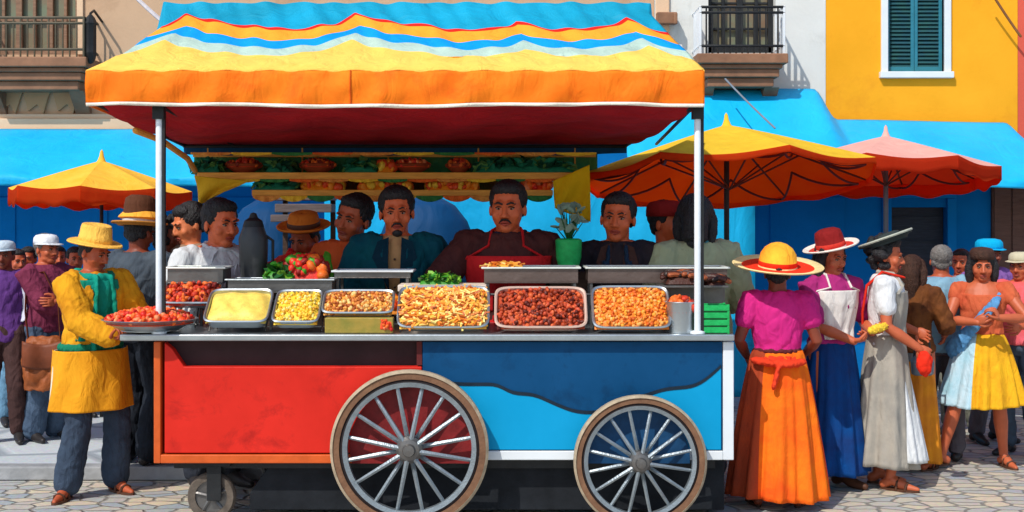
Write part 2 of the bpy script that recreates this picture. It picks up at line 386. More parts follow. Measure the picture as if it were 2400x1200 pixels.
    def hair(s, m=None, style='short', name='hair', size=1.0, vol=0.0):
        g = G(); m = m or M_hair; Mh = s.Mh
        g.ell((0, .030, .043), (.083+vol, .090+vol, .083+vol), M=Mh)
        g.ell((0, -.022, .083), (.062+vol, .052, .034+vol), M=Mh)
        for q in (-1, 1):
            g.ell((q*.066, .004, .036), (.013+vol*.5, .034, .038), M=Mh)
            if style != 'bald': g.ell((q*.056, .045, -.010), (.020, .034, .032), M=Mh)
        g.ell((0, .068, -.02), (.052+vol, .028+vol, .045), M=Mh)
        if style in ('bob', 'long'):
            for q in (-1, 1):
                g.tube([(q*.066, .005, .06), (q*.086, .012, -.01), (q*.084, .018, -.075), (q*.078, .02, -.125 if style == 'bob' else -.20)], [.03, .034, .034, .022], M=Mh)
            g.tube([(0, .07, .05), (0, .09, -.03), (0, .085, -.12), (0, .085, -.13 if style == 'bob' else -.27)], [.07, .07, .068, .05 if style == 'bob' else .03], M=Mh, n=14)
        if style == 'bun': g.ell((0, .12, .03), (.045, .042, .045), M=Mh)
        if style == 'curly':
            rr = random.Random(int(s.seed*100))
            for i in range(46):
                a = rr.uniform(0, 6.28); h = rr.uniform(-.08, .13); q = math.sqrt(max(0, 1-((h-.03)/.12)**2)); x, y_ = .098*q*math.cos(a), .03+.10*q*math.sin(a)
                if y_ < -.03 and h < .05: continue
                g.ell((x, y_, h), rr.uniform(.022, .034), M=Mh, n=8, m=6)
        def dp(co): return .0022*np.sin(co[:, 0]*260+3*np.sin(co[:, 2]*60))*np.sin(co[:, 1]*190+2*np.sin(co[:, 2]*40))
        g.remeshed(.0055, 1, dp, jit=.0016).build(name, m, s.o, ang=1.4)
    def hat(s, mats, kind='straw', name='hat', brim=.17, crown=.11, tilt=(0, 0), band=True, z=.055, cr=.088, curl=.02, wob=.03, scale=1, inner=None):
        g = G(); M = s.Mh @ MX.Translation((0, .012, z)) @ MX.Rotation(R(tilt[0]), 4, 'X') @ MX.Rotation(R(tilt[1]), 4, 'Y') @ MX.Scale(scale, 4)
        if kind == 'cap':
            g.lathe([(cr, -.012), (cr*1.0, .015), (cr*.97, .040), (cr*.8, .058), (cr*.4, .066), (.001, .067)], M=M, sx=.93, sy=1.1)
            if brim: 
                vs = []; n = 13
                for j in range(2):
                    for i in range(n):
                        a = math.pi+math.pi*(i+.0)/(n-1); rr = (.085, .085+brim)[j]; vs.append(V((rr*math.cos(a)*.9*(1 if j == 0 else .85), rr*math.sin(a)*1.05, -.004-.012*j+.006*abs(math.cos(a)))))
                g.add(vs, [(i, i+1, n+i+1, n+i) for i in range(n-1)], 1 if len(mats) > 1 else 0, M)
        else:
            pr = [(brim*.985, curl*.9), (brim, curl+.004), (brim*.98, curl+.008), (brim*.8, curl*.35+.006), (cr*1.25, .006), (cr*1.03, .008), (cr*1.0, .018)]
            mi = [0]*6
            pr += [(cr*1.015, .02), (cr*1.01, .045), (cr*.985, .047)]; mi += [1 if band else 0]*3
            if kind == 'sombrero': pr += [(cr*.93, crown*.6), (cr*.72, crown*.85), (cr*.45, crown*1.0), (cr*.2, crown*1.06), (.001, crown*1.07)]; mi += [2 if len(mats) > 2 else 0]*5
            elif kind == 'flat': pr += [(cr*.93, crown*.85), (cr*.88, crown), (cr*.6, crown*1.01), (cr*.3, crown*.93), (.001, crown*.92)]; mi += [0]*5
            else: pr += [(cr*.94, crown*.7), (cr*.86, crown*.93), (cr*.6, crown*1.03), (cr*.3, crown*.98), (.001, crown*.94)]; mi += [2 if len(mats) > 2 else 0]*5
            if inner is not None: mi[3] = mi[4] = inner
            g.lathe(pr, n=40, mi=mi, M=M, sy=1.14, sx=.97, wob=wob*.25, ph=s.seed)
        return g.build(name, mats, s.o, solid=.004, ang=.9)
    def scarf(s, m, r=.085, thick=.026, z=1.435, tails=0, name='scarf', drop=.02):
        g = G(); n = 20; pts = []
        for i in range(n+1):
            a = 2*math.pi*i/n; pts.append(s.Mt @ V((r*1.15*math.cos(a), .0+r*math.sin(a), z-drop*(1-math.sin(a))*.5)))
        g.tube(pts, [thick*(1+.12*math.sin(i*2.1)) for i in range(n+1)], n=10, cap=False)
        for q in ((-1, 1) if tails else ()):
            g.tube([s.Mt @ V(p) for p in ((q*.05, -r-.02, z-.02), (q*.06, -.125, z-.12), (q*.075, -.135, z-tails*.6), (q*.07, -.14, z-tails))], [.03, .036, .04, .03], n=10, sq=.45)
        g.remeshed(.007, 2, wrinkle(.004, 40, s.seed)).build(name, m, s.o, ang=1.4)
    def sash(s, m, z=1.04, h=.05, name='sash', knot=None):
        g = G(); c = tor(z)
        g.loft([(0, 0, z-h, c[3]*s.wide+.022, c[4]*s.wide+.024), (0, 0, z-h*.5, c[3]*s.wide+.03, c[4]*s.wide+.032), (0, 0, z, c[3]*s.wide+.022, c[4]*s.wide+.024)], closed=True)
        if knot: 
            a = V(knot); g.ell(a, (.035, .028, .03)); g.tube([a, a+V((.07, -.01, .01)), a+V((.15, -.05, .02))], [.03, .045, .04], n=10, sq=.6); g.tube([a, a+V((-.07, -.01, .0)), a+V((-.15, -.05, .01))], [.03, .045, .04], n=10, sq=.6); g.tube([a, a+V((.02, .02, -.08)), a+V((.035, .035, -.14))], [.025, .035, .03], n=10, sq=.5)
        g.remeshed(.008, 2, wrinkle(.004, 50, s.seed)).build(name, m, s.o, ang=1.4)
    def wp(s, nm):  # world position of a wrist
        bpy.context.view_layer.update(); return s.o.matrix_world @ s.arm[nm][2]
    def lapels(s, m, w=.05, z0=1.16, off=.05):
        for q in (-1, 1):
            c = tor(1.3); g = G(); P = [(q*.035, 1.445, .02), (q*(.035+w*1.2), 1.42, .0), (q*(.06+w*1.25), 1.33, .0), (q*(.03+w*.6), z0+.07, .0), (q*.028, z0, .0), (q*.034, 1.3, .0)]
            vs = [s.Mt @ V((x, -tor(z)[4]-off+o+abs(x)*.25, z)) for x, z, o in P]; g.add(vs, [(0, 1, 2, 5), (5, 2, 3, 4)]); g.build('lapel', m, s.o, solid=.007, flat=True)
    def buttons(s, m, zs, off=.03, x=0):
        g = G()
        for z in zs: g.ell(s.Mt @ V((x, -tor(z)[4]-off, z)), (.007, .004, .007), n=8, m=5)
        g.build('buttons', m, s.o)
    def pocket(s, m, x, z, w=.1, h=.1, off=.06):
        g = G(); g.grid(lambda u, v: s.Mt @ V((x+(u-.5)*w, -tor(z)[4]-off+abs(x)*.15+.01*math.cos(u*6.28), z-v*h)), 8, 6); g.build('pocket', m, s.o, solid=.006)
    def pt(s, p):
        bpy.context.view_layer.update(); return s.o.matrix_world @ V(p)
# ------------------------------------------------------------------ setting materials
def stones(name, c1, c2, joint, scale=7.0, flat=.0, rough=.75, dist=.6):
    m = bpy.data.materials.new(name); m.use_nodes = True; nt = m.node_tree; N = nt.nodes; L = nt.links; b = N['Principled BSDF']; b.inputs['Roughness'].default_value = rough
    tc = N.new('ShaderNodeTexCoord'); mp = N.new('ShaderNodeMapping'); mp.inputs['Scale'].default_value = (.62, 1, 1)
    L.new(tc.outputs['Object'], mp.inputs['Vector'])
    nz = N.new('ShaderNodeTexNoise'); nz.inputs['Scale'].default_value = 5; L.new(mp.outputs[0], nz.inputs['Vector'])
    va = N.new('ShaderNodeVectorMath'); va.operation = 'MULTIPLY_ADD'; va.inputs[1].default_value = (.05*dist,)*3
    L.new(nz.outputs['Color'], va.inputs[0]); L.new(mp.outputs[0], va.inputs[2])
    v1 = N.new('ShaderNodeTexVoronoi'); v1.inputs['Scale'].default_value = scale; v1.inputs['Randomness'].default_value = .75; L.new(va.outputs[0], v1.inputs['Vector'])
    v2 = N.new('ShaderNodeTexVoronoi'); v2.feature = 'DISTANCE_TO_EDGE'; v2.inputs['Scale'].default_value = scale; v2.inputs['Randomness'].default_value = .75; L.new(va.outputs[0], v2.inputs['Vector'])
    mr = N.new('ShaderNodeMapRange'); mr.inputs['From Min'].default_value = .02; mr.inputs['From Max'].default_value = .09; L.new(v2.outputs['Distance'], mr.inputs['Value'])
    sep = N.new('ShaderNodeSeparateColor'); L.new(v1.outputs['Color'], sep.inputs[0])
    cr = N.new('ShaderNodeValToRGB'); cr.color_ramp.elements[0].color = (*[lin(x) for x in c1], 1); cr.color_ramp.elements[1].color = (*[lin(x) for x in c2], 1); cr.color_ramp.interpolation = 'LINEAR'
    L.new(sep.outputs[0], cr.inputs[0])
    n3 = N.new('ShaderNodeTexNoise'); n3.inputs['Scale'].default_value = 30; n3.inputs['Detail'].default_value = 6; L.new(tc.outputs['Object'], n3.inputs['Vector'])
    mm = N.new('ShaderNodeMix'); mm.data_type = 'RGBA'; mm.blend_type = 'OVERLAY'; mm.inputs[0].default_value = .35; L.new(cr.outputs[0], mm.inputs[6]); L.new(n3.outputs['Color'], mm.inputs[7])
    hs = N.new('ShaderNodeHueSaturation'); hs.inputs['Saturation'].default_value = .9; L.new(mm.outputs[2], hs.inputs['Color'])
    mx = N.new('ShaderNodeMix'); mx.data_type = 'RGBA'; mx.inputs[6].default_value = (*[lin(x) for x in joint], 1); L.new(mr.outputs[0], mx.inputs[0]); L.new(hs.outputs[0], mx.inputs[7])
    L.new(mx.outputs[2], b.inputs['Base Color'])
    ad = N.new('ShaderNodeMath'); ad.operation = 'MULTIPLY_ADD'; ad.inputs[1].default_value = .25; L.new(n3.outputs['Fac'], ad.inputs[0]); L.new(mr.outputs[0], ad.inputs[2])
    bp = N.new('ShaderNodeBump'); bp.inputs['Strength'].default_value = .9; bp.inputs['Distance'].default_value = .012; L.new(ad.outputs[0], bp.inputs['Height']); L.new(bp.outputs[0], b.inputs['Normal'])
    MATS[name] = m; return m
M_cob = stones('cobbles', (206, 188, 158), (150, 162, 170), (132, 128, 120), 8.5, dist=1.6)
M_flag = stones('paving', (196, 202, 204), (184, 192, 196), (150, 158, 164), 1.6, dist=.3)
M_kerb = mat('kerb_stone', (150, 152, 154), rough=.8, var=.2, bump=.3)
def plaster(name, rgb, **k):
    k.setdefault('var', .07); k.setdefault('scale', 1.3); k.setdefault('bump', .12); k.setdefault('bscale', 26); return mat(name, rgb, rough=.9, spec=.1, **k)
M_beige = plaster('plaster_beige', (204, 170, 138), wear=((150, 112, 84), 1.0, .5)); M_white = plaster('plaster_white', (218, 219, 214), wear=((168, 164, 152), 1.2, .45)); M_yel = plaster('plaster_yellow', (243, 168, 36), wear=((206, 120, 34), .9, .5)); M_coral = plaster('plaster_coral', (214, 92, 74), wear=((170, 70, 60), 1.2, .4))
M_blue = plaster('paint_blue', (0, 112, 182), var=.12); M_cream = plaster('cream_stone', (222, 190, 158)); M_brown = mat('brown_stone', (140, 100, 74), var=.25, scale=4, bump=.3)
M_dkwood = mat('dark_wood', (70, 50, 40), kind='wood', var=.3, scale=5); M_iron = mat('iron', (40, 42, 44), rough=.5, metal=.4, var=.2)
M_glass = mat('green_glass', (112, 134, 110), rough=.3, var=.35, scale=3, bump=.02, spec=.4, rgb2=(134, 100, 76)); M_curt = cloth('curtain', (110, 120, 100), var=.2)
M_shut = mat('shutter_teal', (28, 76, 92), rough=.55, var=.3, scale=9, rgb2=(40, 88, 84)); M_shutbar = mat('shutter_bar', (40, 120, 140), rough=.5, var=.1)
M_wpaint = mat('white_paint', (222, 228, 232), rough=.45, var=.05, scale=3, bump=.05)
M_cyan = cloth('tarp_cyan', (0, 176, 232), bscale=4, rough=.6, bump=.35, var=.10, scale=2, spec=.3); M_cyan2 = cloth('tarp_teal', (0, 140, 170), bscale=5, rough=.6, bump=.5, rgb2=(0, 166, 206), scale=1.6, spec=.3)
M_navy = cloth('tarp_navy', (0, 66, 128), bscale=5, rough=.7)
M_tblue = cloth('tarp_blue', (0, 64, 112), bscale=4, rough=.6, scale=2)
def ext(g, poly, y0, y1, mi=0, M=None):
    n = len(poly); vs = [(x, y0, z) for x, z in poly]+[(x, y1, z) for x, z in poly]
    a = sum(poly[i][0]*poly[(i+1) % n][1]-poly[(i+1) % n][0]*poly[i][1] for i in range(n)); 
    f = [tuple(range(n)), tuple(range(2*n-1, n-1, -1))]+[(i, i+n, (i+1) % n+n, (i+1) % n) for i in range(n)]
    return g.add(vs, f, mi, M)
# ------------------------------------------------------------------ ground
KY = 1.30; SW = .10
g = G(); g.add([(-60, -30, 0), (60, -30, 0), (60, 60, 0), (-60, 60, 0)], [(0, 1, 2, 3)]); tag(g.build('road', M_cob, flat=True), kind='structure')
KX = PX(700, KY)
g = G(); g.box(-30, KX-.14, KY+.14, 6.5, .004, SW); tag(g.build('pavement', M_flag, flat=True), kind='structure')
g = G(); x = -14.0
while x < KX-.01:
    x2 = min(x+.9, KX); g.box(x+.004, x2-.004, KY, KY+.138, .003, SW+.003); x = x2
yy = KY+.14
while yy < 6.4: g.box(KX-.138, KX, yy+.004, min(yy+.896, 6.4), .003, SW+.003); yy += .9
tag(g.build('kerb', M_kerb, flat=True, bevel=.012), kind='structure')
# ------------------------------------------------------------------ buildings (facades at FY)
FY = 6.5; BD = 6.0
def wall_holes(g, x0, x1, z0, z1, holes, mi=0, y=FY, th=.22):
    """front wall with real openings; holes (hx0,hx1,hz0,hz1)"""
    xs = sorted({x0, x1, *[h[0] for h in holes], *[h[1] for h in holes]}); zs = sorted({z0, z1, *[h[2] for h in holes], *[h[3] for h in holes]})
    for i in range(len(xs)-1):
        for j in range(len(zs)-1):
            cx, cz = (xs[i]+xs[i+1])/2, (zs[j]+zs[j+1])/2
            if any(h[0] < cx < h[1] and h[2] < cz < h[3] for h in holes): continue
            g.add([(xs[i], y, zs[j]), (xs[i+1], y, zs[j]), (xs[i+1], y, zs[j+1]), (xs[i], y, zs[j+1])], [(0, 1, 2, 3)], mi)
    for h in holes:
        a, b, c, d = h; 
        g.add([(a, y, c), (b, y, c), (b, y, d), (a, y, d), (a, y+th, c), (b, y+th, c), (b, y+th, d), (a, y+th, d)], [(0, 4, 5, 1), (1, 5, 6, 2), (2, 6, 7, 3), (3, 7, 4, 0)], mi)
    g.add([(x0, y, z0), (x0, y, z1), (x0, y+BD, z1), (x0, y+BD, z0), (x1, y, z0), (x1, y, z1), (x1, y+BD, z1), (x1, y+BD, z0)], [(0, 1, 2, 3), (4, 7, 6, 5), (1, 5, 6, 2), (3, 2, 6, 7)], mi)
TOPZ = 6.2
def fx(px): return PX(px, FY)
def fz(py): return PZ(py, FY)
def hole(a, b, c, d): return (fx(a), fx(b), fz(d), fz(c))
def balcony(B, px0, px1, pyf, pyb, mrail, door, nbar, proud=.75, top=15, side=None):
    """slab, corbels, railing around a tall glazed door; px at the slab's front face"""
    y0 = FY-proud; x0, x1 = PX(px0, y0), PX(px1, y0); zf = PZ(pyf, y0)
    r = bpy.data.objects.new('balcony', None); COL.objects.link(r); r.parent = B
    g = G(); z = zf
    for k, (h, ins) in enumerate(((.11, 0), (.05, .05), (.09, .08), (.10, .13))):
        g.box(x0+ins, x1-ins, y0+ins, FY+.02, z-h, z-.003); z -= h
    g.build('slab', M_brown, r, flat=True, bevel=.012)
    for u in (.14, .86):
        g = G(); xc = x0+(x1-x0)*u
        g.add([(xc-.08, FY, z), (xc+.08, FY, z), (xc+.08, y0+.2, z), (xc-.08, y0+.2, z), (xc-.08, FY, z-.28), (xc+.08, FY, z-.28)], [(0, 3, 2, 1), (3, 4, 5, 2), (0, 4, 3), (1, 2, 5), (0, 1, 5, 4)])
        g.build('bracket', M_brown, r, flat=True)
    zt = PZ(top, y0); g = G()
    for za in (zt, zt-.06, zf+.08): g.tube([(x0+.04, y0+.04, za), (x1-.04, y0+.04, za)], .016, n=6)
    g.build('railing', mrail, r)
    for xx in (x0+.04, x1-.04):
        g = G()
        for za in (zt, zf+.08): g.tube([(xx, y0+.04, za), (xx, FY, za)], .016, n=6)
        for k in range(5): g.tube([(xx, y0+.04+k*(proud-.08)/5, zf), (xx, y0+.04+k*(proud-.08)/5, zt)], .011 if side is None else .017, n=5)
        g.build('side_railing', side or mrail, r)
    g = G()
    for k in range(nbar+1):
        xx = x0+.04+(x1-x0-.08)*k/nbar; g.tube([(xx, y0+.04, zf), (xx, y0+.04, zt)], .016 if k in (0, nbar) else .010, n=5)
    g.build('railing_bars', mrail, r)
    return r
def glazed_door(B, a, b, c, d, nx=2, mframe=None, panes=5):
    x0, x1, z0, z1 = hole(a, b, c, d); y = FY+.15
    w = bpy.data.objects.new('balcony_door', None); COL.objects.link(w); w.parent = B
    g = G(); g.add([(x0, y+.05, z0), (x1, y+.05, z0), (x1, y+.05, z1), (x0, y+.05, z1)], [(0, 1, 2, 3)]); g.build('pane', M_glass, w, flat=True)
    g = G(); g.box(x0, x0+.06, y-.02, y+.04, z0, z1); g.box(x1-.06, x1, y-.02, y+.04, z0, z1)
    for k in range(1, nx*2): 
        xc = x0+(x1-x0)*k/(nx*2); t = .035 if k % 2 == 0 else .018; g.box(xc-t, xc+t, y-.015, y+.035, z0, z1)
    for k in range(1, panes): zc = z0+(z1-z0)*k/panes; g.box(x0+.06, x1-.06, y-.005, y+.03, zc-.014, zc+.014)
    g.box(x0, x1, y-.02, y+.045, z0, z0+.09); g.build('frame', mframe or M_dkwood, w, flat=True, bevel=.006)
    return w
B = empty('beige_building', (0, 0, 0), 'beige plaster townhouse with dark balcony, rising behind the blue awning and striped canopy', 'building')
h1 = hole(-40, 180, -300, 128)
g = G(); wall_holes(g, -16, fx(1533), 0, TOPZ, [h1]); g.build('wall', M_beige, B, flat=True)
glazed_door(B, -40, 180, -300, 128, 3, mat('door_tan', (134, 104, 82), kind='wood', var=.3))
balcony(B, -80, 202, 132, 0, mat('rail_olive', (86, 78, 60), rough=.6, var=.2), None, 16, proud=.5, top=40)
g = G(); g.box(-16, fx(370), FY-.10, FY-.002, fz(305), fz(279)); g.box(-16, fx(370), FY-.06, FY-.003, fz(279), fz(268)); g.build('ledge', M_cream, B, flat=True, bevel=.01)
g = G(); g.box(fx(182), fx(196), FY-.03, FY-.002, fz(128), fz(-300)); g.build('door_trim', M_cream, B, flat=True)
g = G()
for px in (-60, 25, 90, 160): 
    xc = fx(px); ext(g, [(xc-.18, fz(200)), (xc-.10, fz(262)), (xc+.0, fz(245)), (xc+.07, fz(268)), (xc+.13, fz(225)), (xc+.2, fz(198))], FY-.05, FY-.003)
g.build('carved_ornament', plaster('ornament_tan', (186, 144, 106)), B, flat=True, bevel=.01)
# wall lantern beside the left balcony
Lr = empty('wall_lantern', (PX(212, 6.1), 6.1, PZ(150, 6.1)), 'dark iron wall lantern hanging beside the dark balcony on the beige house', 'lantern')
g = G(); g.lathe([(.001, -.0), (.03, .01), (.055, .05), (.07, .12), (.065, .13), (.065, .42), (.075, .44), (.05, .50), (.015, .54), (.001, .56)], n=8); g.build('housing', M_iron, Lr)
g = G(); g.tube([(0, 0, .55), (0, .12, .60), (0, .395, .52)], .014); g.build('bracket', M_iron, Lr)
B = empty('white_building', (0, 0, 0), 'white plaster house with a brown balcony between the beige and the yellow house', 'building')
g = G(); h2 = hole(1660, 1818, -300, 124); wall_holes(g, fx(1533)+.004, fx(1936)-.004, 0, TOPZ, [h2]); g.build('wall', M_white, B, flat=True)
glazed_door(B, 1660, 1818, -300, 124, 2, M_iron, 7)
balcony(B, 1634, 1848, 124, 0, M_iron, None, 14, proud=.6, top=15, side=M_wpaint)
g = G(); g.box(fx(1536), fx(1568), FY-.04, FY-.003, 0, TOPZ); g.build('corner_pilaster', M_cream, B, flat=True, bevel=.01)
g = G(); g.box(fx(1536), fx(1583), FY-.16, FY-.045, fz(60), fz(33)); g.box(fx(1574), fx(1583), FY-.2, FY-.162, fz(62), fz(36)); g.build('pilaster_cap', M_brown, B, flat=True, bevel=.01)
B = empty('yellow_building', (0, 0, 0), 'bright yellow plaster house with a white framed teal shuttered window', 'building')
g = G(); h3 = hole(2080, 2212, -160, 168); wall_holes(g, fx(1936), fx(2385), 0, TOPZ, [h3, hole(2088, 2218, 488, 900)]); g.build('wall', M_yel, B, flat=True)
w = bpy.data.objects.new('window', None); COL.objects.link(w); w.parent = B
x0, x1, z0, z1 = h3
g = G(); t = .075; g.box(x0-t, x0, FY-.035, FY+.06, z0, z1+t); g.box(x1, x1+t, FY-.035, FY+.06, z0, z1+t); g.box(x0-t, x1+t, FY-.035, FY+.06, z1+t+.002, z1+2*t)
g.build('frame', M_wpaint, w, flat=True, bevel=.006)
g = G(); g.box(x0-t-.02, x1+t+.02, FY-.07, FY+.06, z0-.075, z0-.003); g.build('sill', M_wpaint, w, flat=True, bevel=.008)
for k in range(2):
    a = x0+(x1-x0)*k/2+.003; b = x0+(x1-x0)*(k+1)/2-.003
    s = bpy.data.objects.new('shutter', None); g = G(); fr = .035
    g.box(a, a+fr, FY+.05, FY+.09, z0, z1); g.box(b-fr, b, FY+.05, FY+.09, z0, z1); g.box(a+fr, b-fr, FY+.052, FY+.088, z0, z0+.06)
    z = z0+.075
    while z < z1-.03: g.box(a+fr, b-fr, -.003, .003, -.024, .024, 1, MX.Translation((0, FY+.075, z)) @ MX.Rotation(R(-38), 4, 'X')); z += .044
    g.build('shutter', [M_shutbar, M_shut], w, flat=True)
# dark doorway in the blue base
B2 = empty('blue_shopfront', (0, 0, 0), 'painted blue shopfront running along the foot of the houses under the cyan awnings', 'shopfront')
g = G(); y = FY-.12
a, b, c, d = PX(2088, y), PX(2218, y), 0, PZ(486, y)
xr = PX(2322, y)
for (p, q, r_, s_) in ((-16, a, 0, 2.6), (b, xr, 0, 2.6), (a, b, d, 2.6)): g.box(p, q, y, FY-.004, r_, s_)
g.build('wall', M_blue, B2, flat=True)
g = G()
for (p, q, r_, s_) in ((a-.10, a-.002, 0, d+.1), (b+.002, b+.10, 0, d+.1), (a-.10, b+.10, d+.102, d+.2)): g.box(p, q, y-.04, y-.003, r_, s_)
g.build('door_frame', plaster('paint_blue_trim', (10, 120, 190)), B2, flat=True, bevel=.006)
g = G(); g.box(a, b, y+.1, y+.14, 0.02, d); 
for k in range(7): g.box(a+.06, b-.06, y+.085, y+.098, .25+k*.27, .27+k*.27)
g.build('door', mat('dark_door', (40, 46, 58), kind='wood', var=.25), B2, flat=True, bevel=.004)
g = G(); x = -15.5
while x < xr-.9:
    if not (a-1.0 < x < b+.2): g.box(x, x+.82, y-.018, y-.003, .25, .9); g.box(x, x+.82, y-.018, y-.003, 1.02, 2.1)
    x += 1.02
g.build('panel', M_blue, B2, flat=True, bevel=.008)
g = G(); g.box(xr+.004, xr+3, FY-.16, FY-.004, 0, 2.5)
for k in range(12): g.box(xr+.02+k*.2, xr+.2+k*.2, FY-.178, FY-.163, .05, 2.45)
tag(g.build('wooden_gate', mat('gate_brown', (104, 72, 62), kind='wood', var=.25), flat=True, bevel=.004), 'brown plank gate at the right end of the blue shopfront', 'gate')
B = empty('coral_building', (0, 0, 0), 'coral red house wall at the right edge beside the yellow house', 'building')
g = G(); wall_holes(g, fx(2385)+.004, 14, 0, TOPZ, []); g.build('wall', M_coral, B, flat=True)
# cables
def cable(p, q, sag, lab, r=.012, m=None):
    g = G(); p, q = V(p), V(q); g.tube([p+(q-p)*(i/16)-V((0, 0, sag*4*(i/16)*(1-i/16))) for i in range(17)], r, n=6); tag(g.build('cable', m or M_iron), lab, 'cable')
cable(at(2322, -20, 6.3), at(2392, 85, 6.35), .01, 'rust brown cable slanting across the top corner of the yellow wall', .014, mat('rust', (140, 92, 52)))
cable(at(300, -25, 5.5), at(392, 60, 3.5), .01, 'pale twisted cable slanting down to the canopy top beside the beige wall', .02, mat('pale_rope', (190, 186, 190), kind='cloth'))
cable(at(1700, 185, 5.8), at(1816, 300, 4.6), .01, 'thin grey cord hanging over the cyan awning under the brown balcony', .01, mat('grey_cord', (120, 130, 140)))
# ------------------------------------------------------------------ awnings
def awning(name, pts_top, pts_bot, y0, y1, lab, m, val=.0, bulge=.05, hemw=.0):
    """pts: screen polylines (px,py) at wall depth y0 and front depth y1"""
    def ip(pts, t):
        for i in range(len(pts)-1):
            if pts[i][0] <= t <= pts[i+1][0]:
                k = (t-pts[i][0])/(pts[i+1][0]-pts[i][0]); k = k*k*(3-2*k); return pts[i][1]*(1-k)+pts[i+1][1]*k
        return pts[-1][1]
    T = [(PX(p, y0), PZ(q, y0)) for p, q in pts_top]; Bt = [(PX(p, y1), PZ(q, y1)) for p, q in pts_bot]
    xa, xb = T[0][0], T[-1][0]
    g = G()
    def fn(u, v):
        x = xa+(xb-xa)*u; zt = ip(T, x); zb = ip(Bt, max(Bt[0][0], min(Bt[-1][0], x)))
        if v <= .85: k = v/.85; z = zt+(zb-zt)*k; y = y0+(y1-y0)*k; z += bulge*math.sin(math.pi*k)*(.4+.6*math.sin(x*2.1+1)**2)+.015*math.sin(x*9+k*4)*k
        else: k = (v-.85)/.15; y = y1-.01+.02*math.sin(x*11)*k; z = zb-val*k
        return V((x, y, z))
    g.grid(fn, 150, 26)
    return tag(g.build(name, m, solid=.012, ang=.9), lab, 'awning')
awning('awning', [(-900, 300), (450, 304), (700, 306)], [(-900, 412), (300, 414), (900, 420)], FY-.14, 5.0, 'cyan cloth awning on the beige house, above the small yellow umbrella', M_cyan, .09)
awning('awning', [(1450, 205), (1905, 209), (1962, 281), (2352, 288), (2420, 345), (2800, 380)], [(1300, 400), (1900, 412), (2300, 418), (2500, 425), (3000, 430)], FY-.14, 5.1, 'cyan cloth awning on the white and yellow houses, behind the two big umbrellas', M_cyan, .09)
# hanging tarps behind the vendors
def sheet(name, pts, y, lab, m, cat='tarpaulin', dy=.03, n=26, thick=.012, f=9):
    """quad corners given as screen px at depth y (a,b,c,d: tl,tr,br,bl), with folds"""
    P = [at(p, q, y) for p, q in pts]; g = G()
    g.grid(lambda u, v: (P[0]*(1-u)+P[1]*u)*(1-v)+(P[3]*(1-u)+P[2]*u)*v+V((0, dy*math.sin(u*f+v*2)*(.3+v), 0)), n, n)
    return tag(g.build(name, m, solid=thick, ang=1), lab, cat)
sheet('hanging_tarpaulin', [(760, 395), (1770, 395), (1770, 930), (760, 930)], 4.4, 'cyan tarpaulin hung as a backdrop behind the four vendors', M_cyan, dy=.05, f=21)
# ------------------------------------------------------------------ blue covered stalls in the back
def covered(px, py, y, rx, ry, lab, m=M_tblue):
    x, z = PX(px, y), PZ(py, y); g = G(); n = 48; pr = []
    g2 = [(0.001, 0), (.25, -.03), (.5, -.10), (.72, -.24), (.88, -.45), (.97, -.8), (1.0, -1.3), (1.03, -z)]
    vs = []; 
    def fn(u, v):
        t = v*(len(g2)-1); i = min(int(t), len(g2)-2); k = t-i; r = g2[i][0]*(1-k)+g2[i+1][0]*k; h = g2[i][1]*(1-k)+g2[i+1][1]*k; a = u*2*math.pi
        r *= 1+.03*math.sin(9*a+h*2)*v; return V((x+rx*r*math.cos(a), y+ry*r*math.sin(a), max(.01, z+h)))
    g.grid(fn, 60, 28); tag(g.build('covered_stall', m, ang=1), lab, 'covered stall')
covered(1000, 455, 3.5, .50, .4, 'domed dark blue tarpaulin cover behind the vendor in the teal jacket')
covered(630, 462, 3.4, .46, .4, 'domed blue tarpaulin cover behind the vendor in the white shirt')
# timber stack seen between
Rr = empty('plank_rack', (PX(700, 2.9), 2.9, 0), 'rack of weathered grey brown planks behind the orange straw hat', 'rack')
for i, (pa, pb, qa, qb) in enumerate(((625, 785, 448, 470), (650, 782, 478, 498), (640, 700, 503, 520))):
    g = G(); g.box(PX(pa, 2.9)-Rr.location.x, PX(pb, 2.9)-Rr.location.x, -.12, .12, PZ(qb, 2.9), PZ(qa, 2.9)); g.build('plank', [mat('weathered', (104, 92, 92), kind='wood', var=.3)], Rr, flat=True, bevel=.006)
g = G()
for xx in (PX(662, 2.9), PX(775, 2.9)): g.box(xx-.02-Rr.location.x, xx+.02-Rr.location.x, .125, .165, 0, PZ(446, 2.9))
g.build('upright', M_dkwood, Rr, flat=True)
